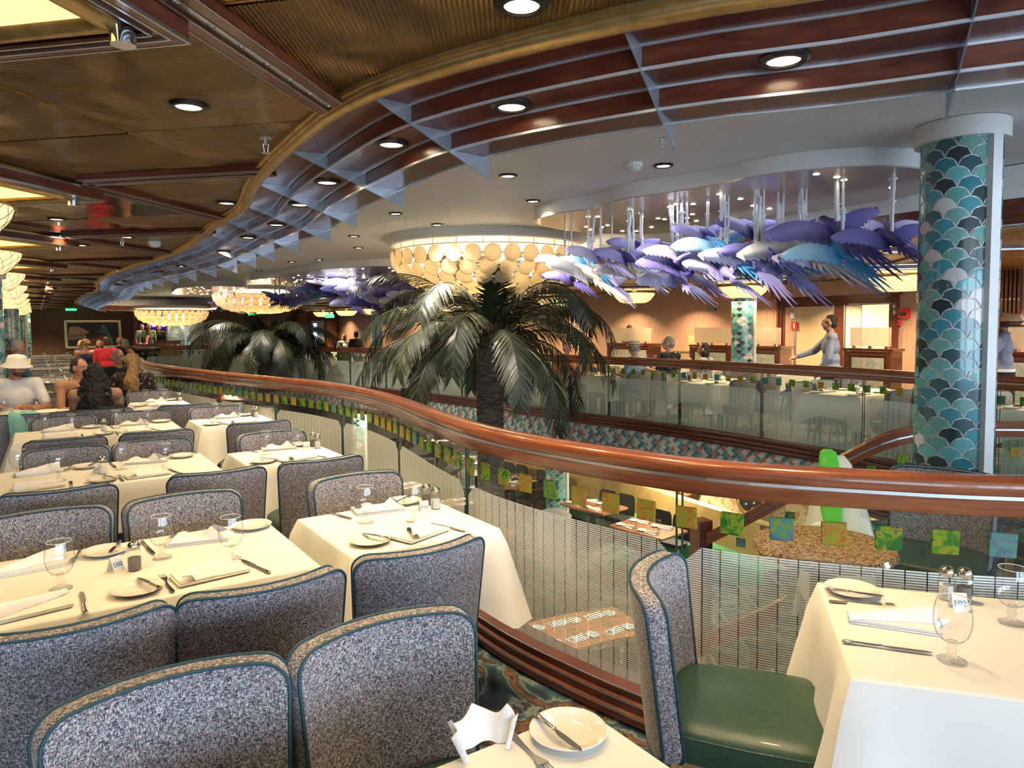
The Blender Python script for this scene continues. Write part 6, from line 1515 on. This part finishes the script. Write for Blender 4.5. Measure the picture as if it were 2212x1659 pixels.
o = G().tube([(-.12 + .085 * math.cos(a), -.20, .60 + .075 * math.sin(a)) for a in [2 * PI * i / 24 for i in range(24)]], .02, 8, closed=True).obj('ring_handle', M['plastic'], t, smooth=True)
for sx in (-1, 1):
    for sy in (-1, 1): G().tube([(sx * .15, sy * .13, .52), (sx * .22, sy * .2, 0)], [.022, .018], 8).obj('leg', M['plastic'], t, angle=40)
G().box((.10, -.135, .80), (.035, .006, .05)).obj('sticker', pm('sticker', (.35, .45, .6), .5), t)

# ================================================================ DECK BELOW
Z2 = -2.7
def make_ltable(lx, ly):
    t = thing('wood_table', '-', 'table'); wav = []
    for i in range(24): x = -lx / 2 + lx * i / 23; wav.append((x, -ly / 2 + .03 * math.sin(x * 5)))
    for i in range(24): x = lx / 2 - lx * i / 23; wav.append((x, ly / 2 + .03 * math.sin(x * 5 + 1)))
    G().prism(wav, .72, .755).obj('tabletop', M['tabletop'], t); G().lathe([(.05, .72), (.05, .04), (.25, .03), (.25, 0)], 16).obj('pedestal', M['darkmetal'], t, angle=40); return t
lt = {'big': make_ltable(1.75, .85), 'four': make_ltable(1.15, .75)}
def make_lchair():
    t = thing('side_chair', '-', 'chair'); g = G()
    rows = [[(x * w_, -.2 + .25 * x * x - .07 * (z - .45), z) for x in [(-1 + 2 * i / 10) * .22 / .22 * .22 for i in range(11)]] for z, w_ in ((.46, 1), (.6, 1.02), (.75, 1.0), (.86, .92), (.9, .7))]
    g.grid(rows); g.grid([[(x, y - .03, z) for x, y, z in reversed(r)] for r in rows]); g.grid([rows[-1], [(x, y - .03, z) for x, y, z in rows[-1]]]); g.obj('backrest', M['darkchair'], t, angle=60, normals=False)
    G().prism([(-.21, -.2), (.21, -.2), (.22, .2), (.15, .24), (-.15, .24), (-.22, .2)], .42, .48).obj('seat', M['darkchair'], t)
    for sx in (-1, 1):
        for sy in (-1, 1): G().tube([(sx * .17, sy * .17, .43), (sx * .19, sy * .2, 0)], [.02, .014], 6).obj('leg', M['tan_wood'], t)
    return t
lch = make_lchair()
def lower(kind, x, y, rz, lab, nside=2):
    first(lt[kind], USED, (x, y, Z2), rz, 'wooden table laid with white napkins ' + lab)
    lx, ly = (1.75, .85) if kind == 'big' else (1.15, .75); R = Matrix.Rotation(rz, 4, 'Z'); xs = [(-1 + (2 * i + 1) / (3 if kind == 'big' else 2)) * lx * .42 for i in range(3 if kind == 'big' else 2)]
    for s in (-1, 1):
        for x_ in xs:
            q = R @ Vector((x_, s * ly * .27, 0)); put(naps[1], 0, 0, rz + random.uniform(-.3, .3), 'folded white napkin ' + lab, 'napkins ' + lab, loc=(x + q.x, y + q.y, Z2 + .756))
            q = R @ Vector((x_ + .21, s * ly * .25, 0)); put(plate, 0, 0, 0, 'small white plate ' + lab, 'plates ' + lab, loc=(x + q.x, y + q.y, Z2 + .756))
            q = R @ Vector((x_ + .05, s * ly * .10, 0)); put(goblet, 0, 0, 0, 'water goblet ' + lab, 'goblets ' + lab, loc=(x + q.x, y + q.y, Z2 + .756))
            if s < 0 or nside == 2:
                q = R @ Vector((x_, s * (ly / 2 + .12), 0)); first(lch, USED, (x + q.x, y + q.y, Z2), rz + (0 if s < 0 else PI), 'dark upholstered chair ' + lab, 'chairs ' + lab)
lower('big', .62, 8.0, math.radians(24), 'below the near glass, showing through its etched strips')
bz = math.atan2(A.y, A.x)
for k, (u, v) in enumerate(((8.75, 8.75), (10.5, 9.0), (12.9, 9.1), (14.2, 9.0))):
    p = W(u, v); lower('four', p.x, p.y, bz + .12, ['at the mustard banquette, nearest one', 'at the mustard banquette, second from the nearest', 'at the mustard banquette, third from the nearest', 'at the mustard banquette, farthest one'][k], 1)
for k, (x, y) in enumerate(((-1.35, 13.9), (-2.5, 15.4), (.0, 15.9), (-1.2, 18.6), (-3.6, 13.0), (-2.9, 11.0), (-5.2, 15.5), (-.6, 12.0), (2.9, 19.0), (-2.3, 21.5))): lower('four', x, y, .5 + k * .3, ['left of the palm trunk below', 'below, behind the row of coloured tiles', 'right of the palm trunk below', 'in the dim middle of the lower room', 'below the middle of the near rail', 'below the near rail, closest in', 'far left on the lower deck', 'beside the foot of the palm', 'far right under the balcony', 'far back under the balcony'][k])
BQ = Path(cat_rom([tuple(W(u, v)[:2]) for u, v in ((5.5, 9.55), (7.5, 9.75), (9, 9.9), (11, 10.15), (13, 10.25), (15.2, 10.1))], .2))
t = thing('banquette', 'long curved banquette with mustard back and green seat on the deck below', 'bench', (0, 0, Z2))
g = G(); sweep(g, BQ, [(.0, .45), (.10, .45), (.02, 1.05), (-.04, 1.10), (-.10, 1.05), (-.06, .45)]); g.obj('backrest', M['booth'], t, angle=40)
g = G(); sweep(g, BQ, [(.05, .08), (.50, .08), (.55, .40), (.52, .47), (.08, .48)]); g.obj('seat', M['mint'], t, angle=40)
PW_ = Path([p + n * -.62 for p, n in zip(BQ.p, BQ.n)])
g = G(); sweep(g, PW_, [(0, -2.7), (.08, -2.7), (.08, -.54), (0, -.54)]); pw = struct('wall_porthole', g, noisy('porthole_wall', [(.42, (.50, .40, .25)), (.5, (.60, .50, .34)), (.58, (.38, .22, .10))], (9, 9, 9), 1, .5))
for k in range(6):
    p, n = PW_.at(PW_.L[-1] * (k + .4) / 6, .15, -1.42); r = Matrix.Translation(p) @ Matrix.Rotation(math.atan2(n.y, n.x), 4, 'Z') @ Matrix.Rotation(PI / 2, 4, 'Y')
    t = thing('porthole', 'round brass rimmed dark porthole in the wall below', 'porthole', p, 0, 'portholes'); Rr = r.to_3x3().to_4x4()
    G().tube([Rr @ Vector((.31 * math.cos(a), .31 * math.sin(a), 0)) for a in [2 * PI * i / 32 for i in range(32)]], .045, 8, closed=True).obj('rim', M['goldtrim'], t, smooth=True); G().lathe([(0, .01), (.30, .0)], 24, M=Rr, cap=False).obj('dark_glass', M['black'], t)
    g = G()
    for i in range(10): a = i * 2.4; g.ell(Rr @ Vector((.07 * math.sqrt(i) * math.cos(a), .07 * math.sqrt(i) * math.sin(a), .018)), (.02, .02, .02), 6, 4)
    g.obj('glass_beads', M['plastic'], t)
for k, (u0, u1, v) in enumerate(((17, 21, 14.6), (22.5, 26, 14.4), (28, 32, 13.6))):
    t = thing('buffet_counter', 'cream panelled counter with wood top under the far balcony, %s' % ['right of the palm trunk', 'left of the palm trunk', 'farthest left'][k], 'counter', tuple(W((u0 + u1) / 2, v, Z2)), RZ)
    G().box((0, 0, .5), (.5, u1 - u0, 1.0)).obj('front', M['cream'], t); G().box((0, 0, 1.03), (.6, u1 - u0 + .1, .06)).obj('top', M['rail'], t); G().box((.26, 0, 1.45), (.02, u1 - u0, .6)).obj('screen', M['white'], t)
p = W(23.0, 12.2, Z2); t = thing('drawer_cabinet', 'small cabinet of pale drawers left of the palm trunk on the deck below', 'cabinet', tuple(p), RZ); G().box((0, 0, .8), (.4, 1.2, 1.6)).obj('carcass', M['trimwood'], t)
for i in range(3):
    for j in range(3): o = G().box((-.21, -.38 + .38 * i, .9 + .24 * j), (.03, .34, .21)).obj('drawer', M['cream'], t); G().box((-.235, -.38 + .38 * i, .9 + .24 * j), (.02, .08, .02)).obj('drawer_pull', M['darkmetal'], o)
t = thing('serving_counter', 'cream cloth covered serving counter below the near glass', 'counter', (-4.2, 10.6, Z2), 2.2); G().box((0, 0, .45), (3.6, .9, .9)).obj('cloth_front', M['cloth'], t); G().box((0, 0, .92), (3.7, 1.0, .04)).obj('top', M['cloth'], t)
for i in range(5):
    for j in range(3):
        put(plate, 0, 0, 0, 'white plate stacked on the serving counter below', 'stacked plates on the serving counter', loc=(-4.2 + math.cos(2.2) * (-1.3 + .55 * i), 10.6 + math.sin(2.2) * (-1.3 + .55 * i), Z2 + .941 + j * .019))
g = G().lathe([(.30, .0), (.34, .46), (.25, .5), (.0, .52)], 24); o = g.obj('tub_chair', M['grey'], angle=50); o.location = (.74, 12.5, Z2 + .0); tag(o, 'rounded grey seat back rising above the etched glass, beside the dark chairs', 'chair'); o.scale = (.92, .92, 1.95)
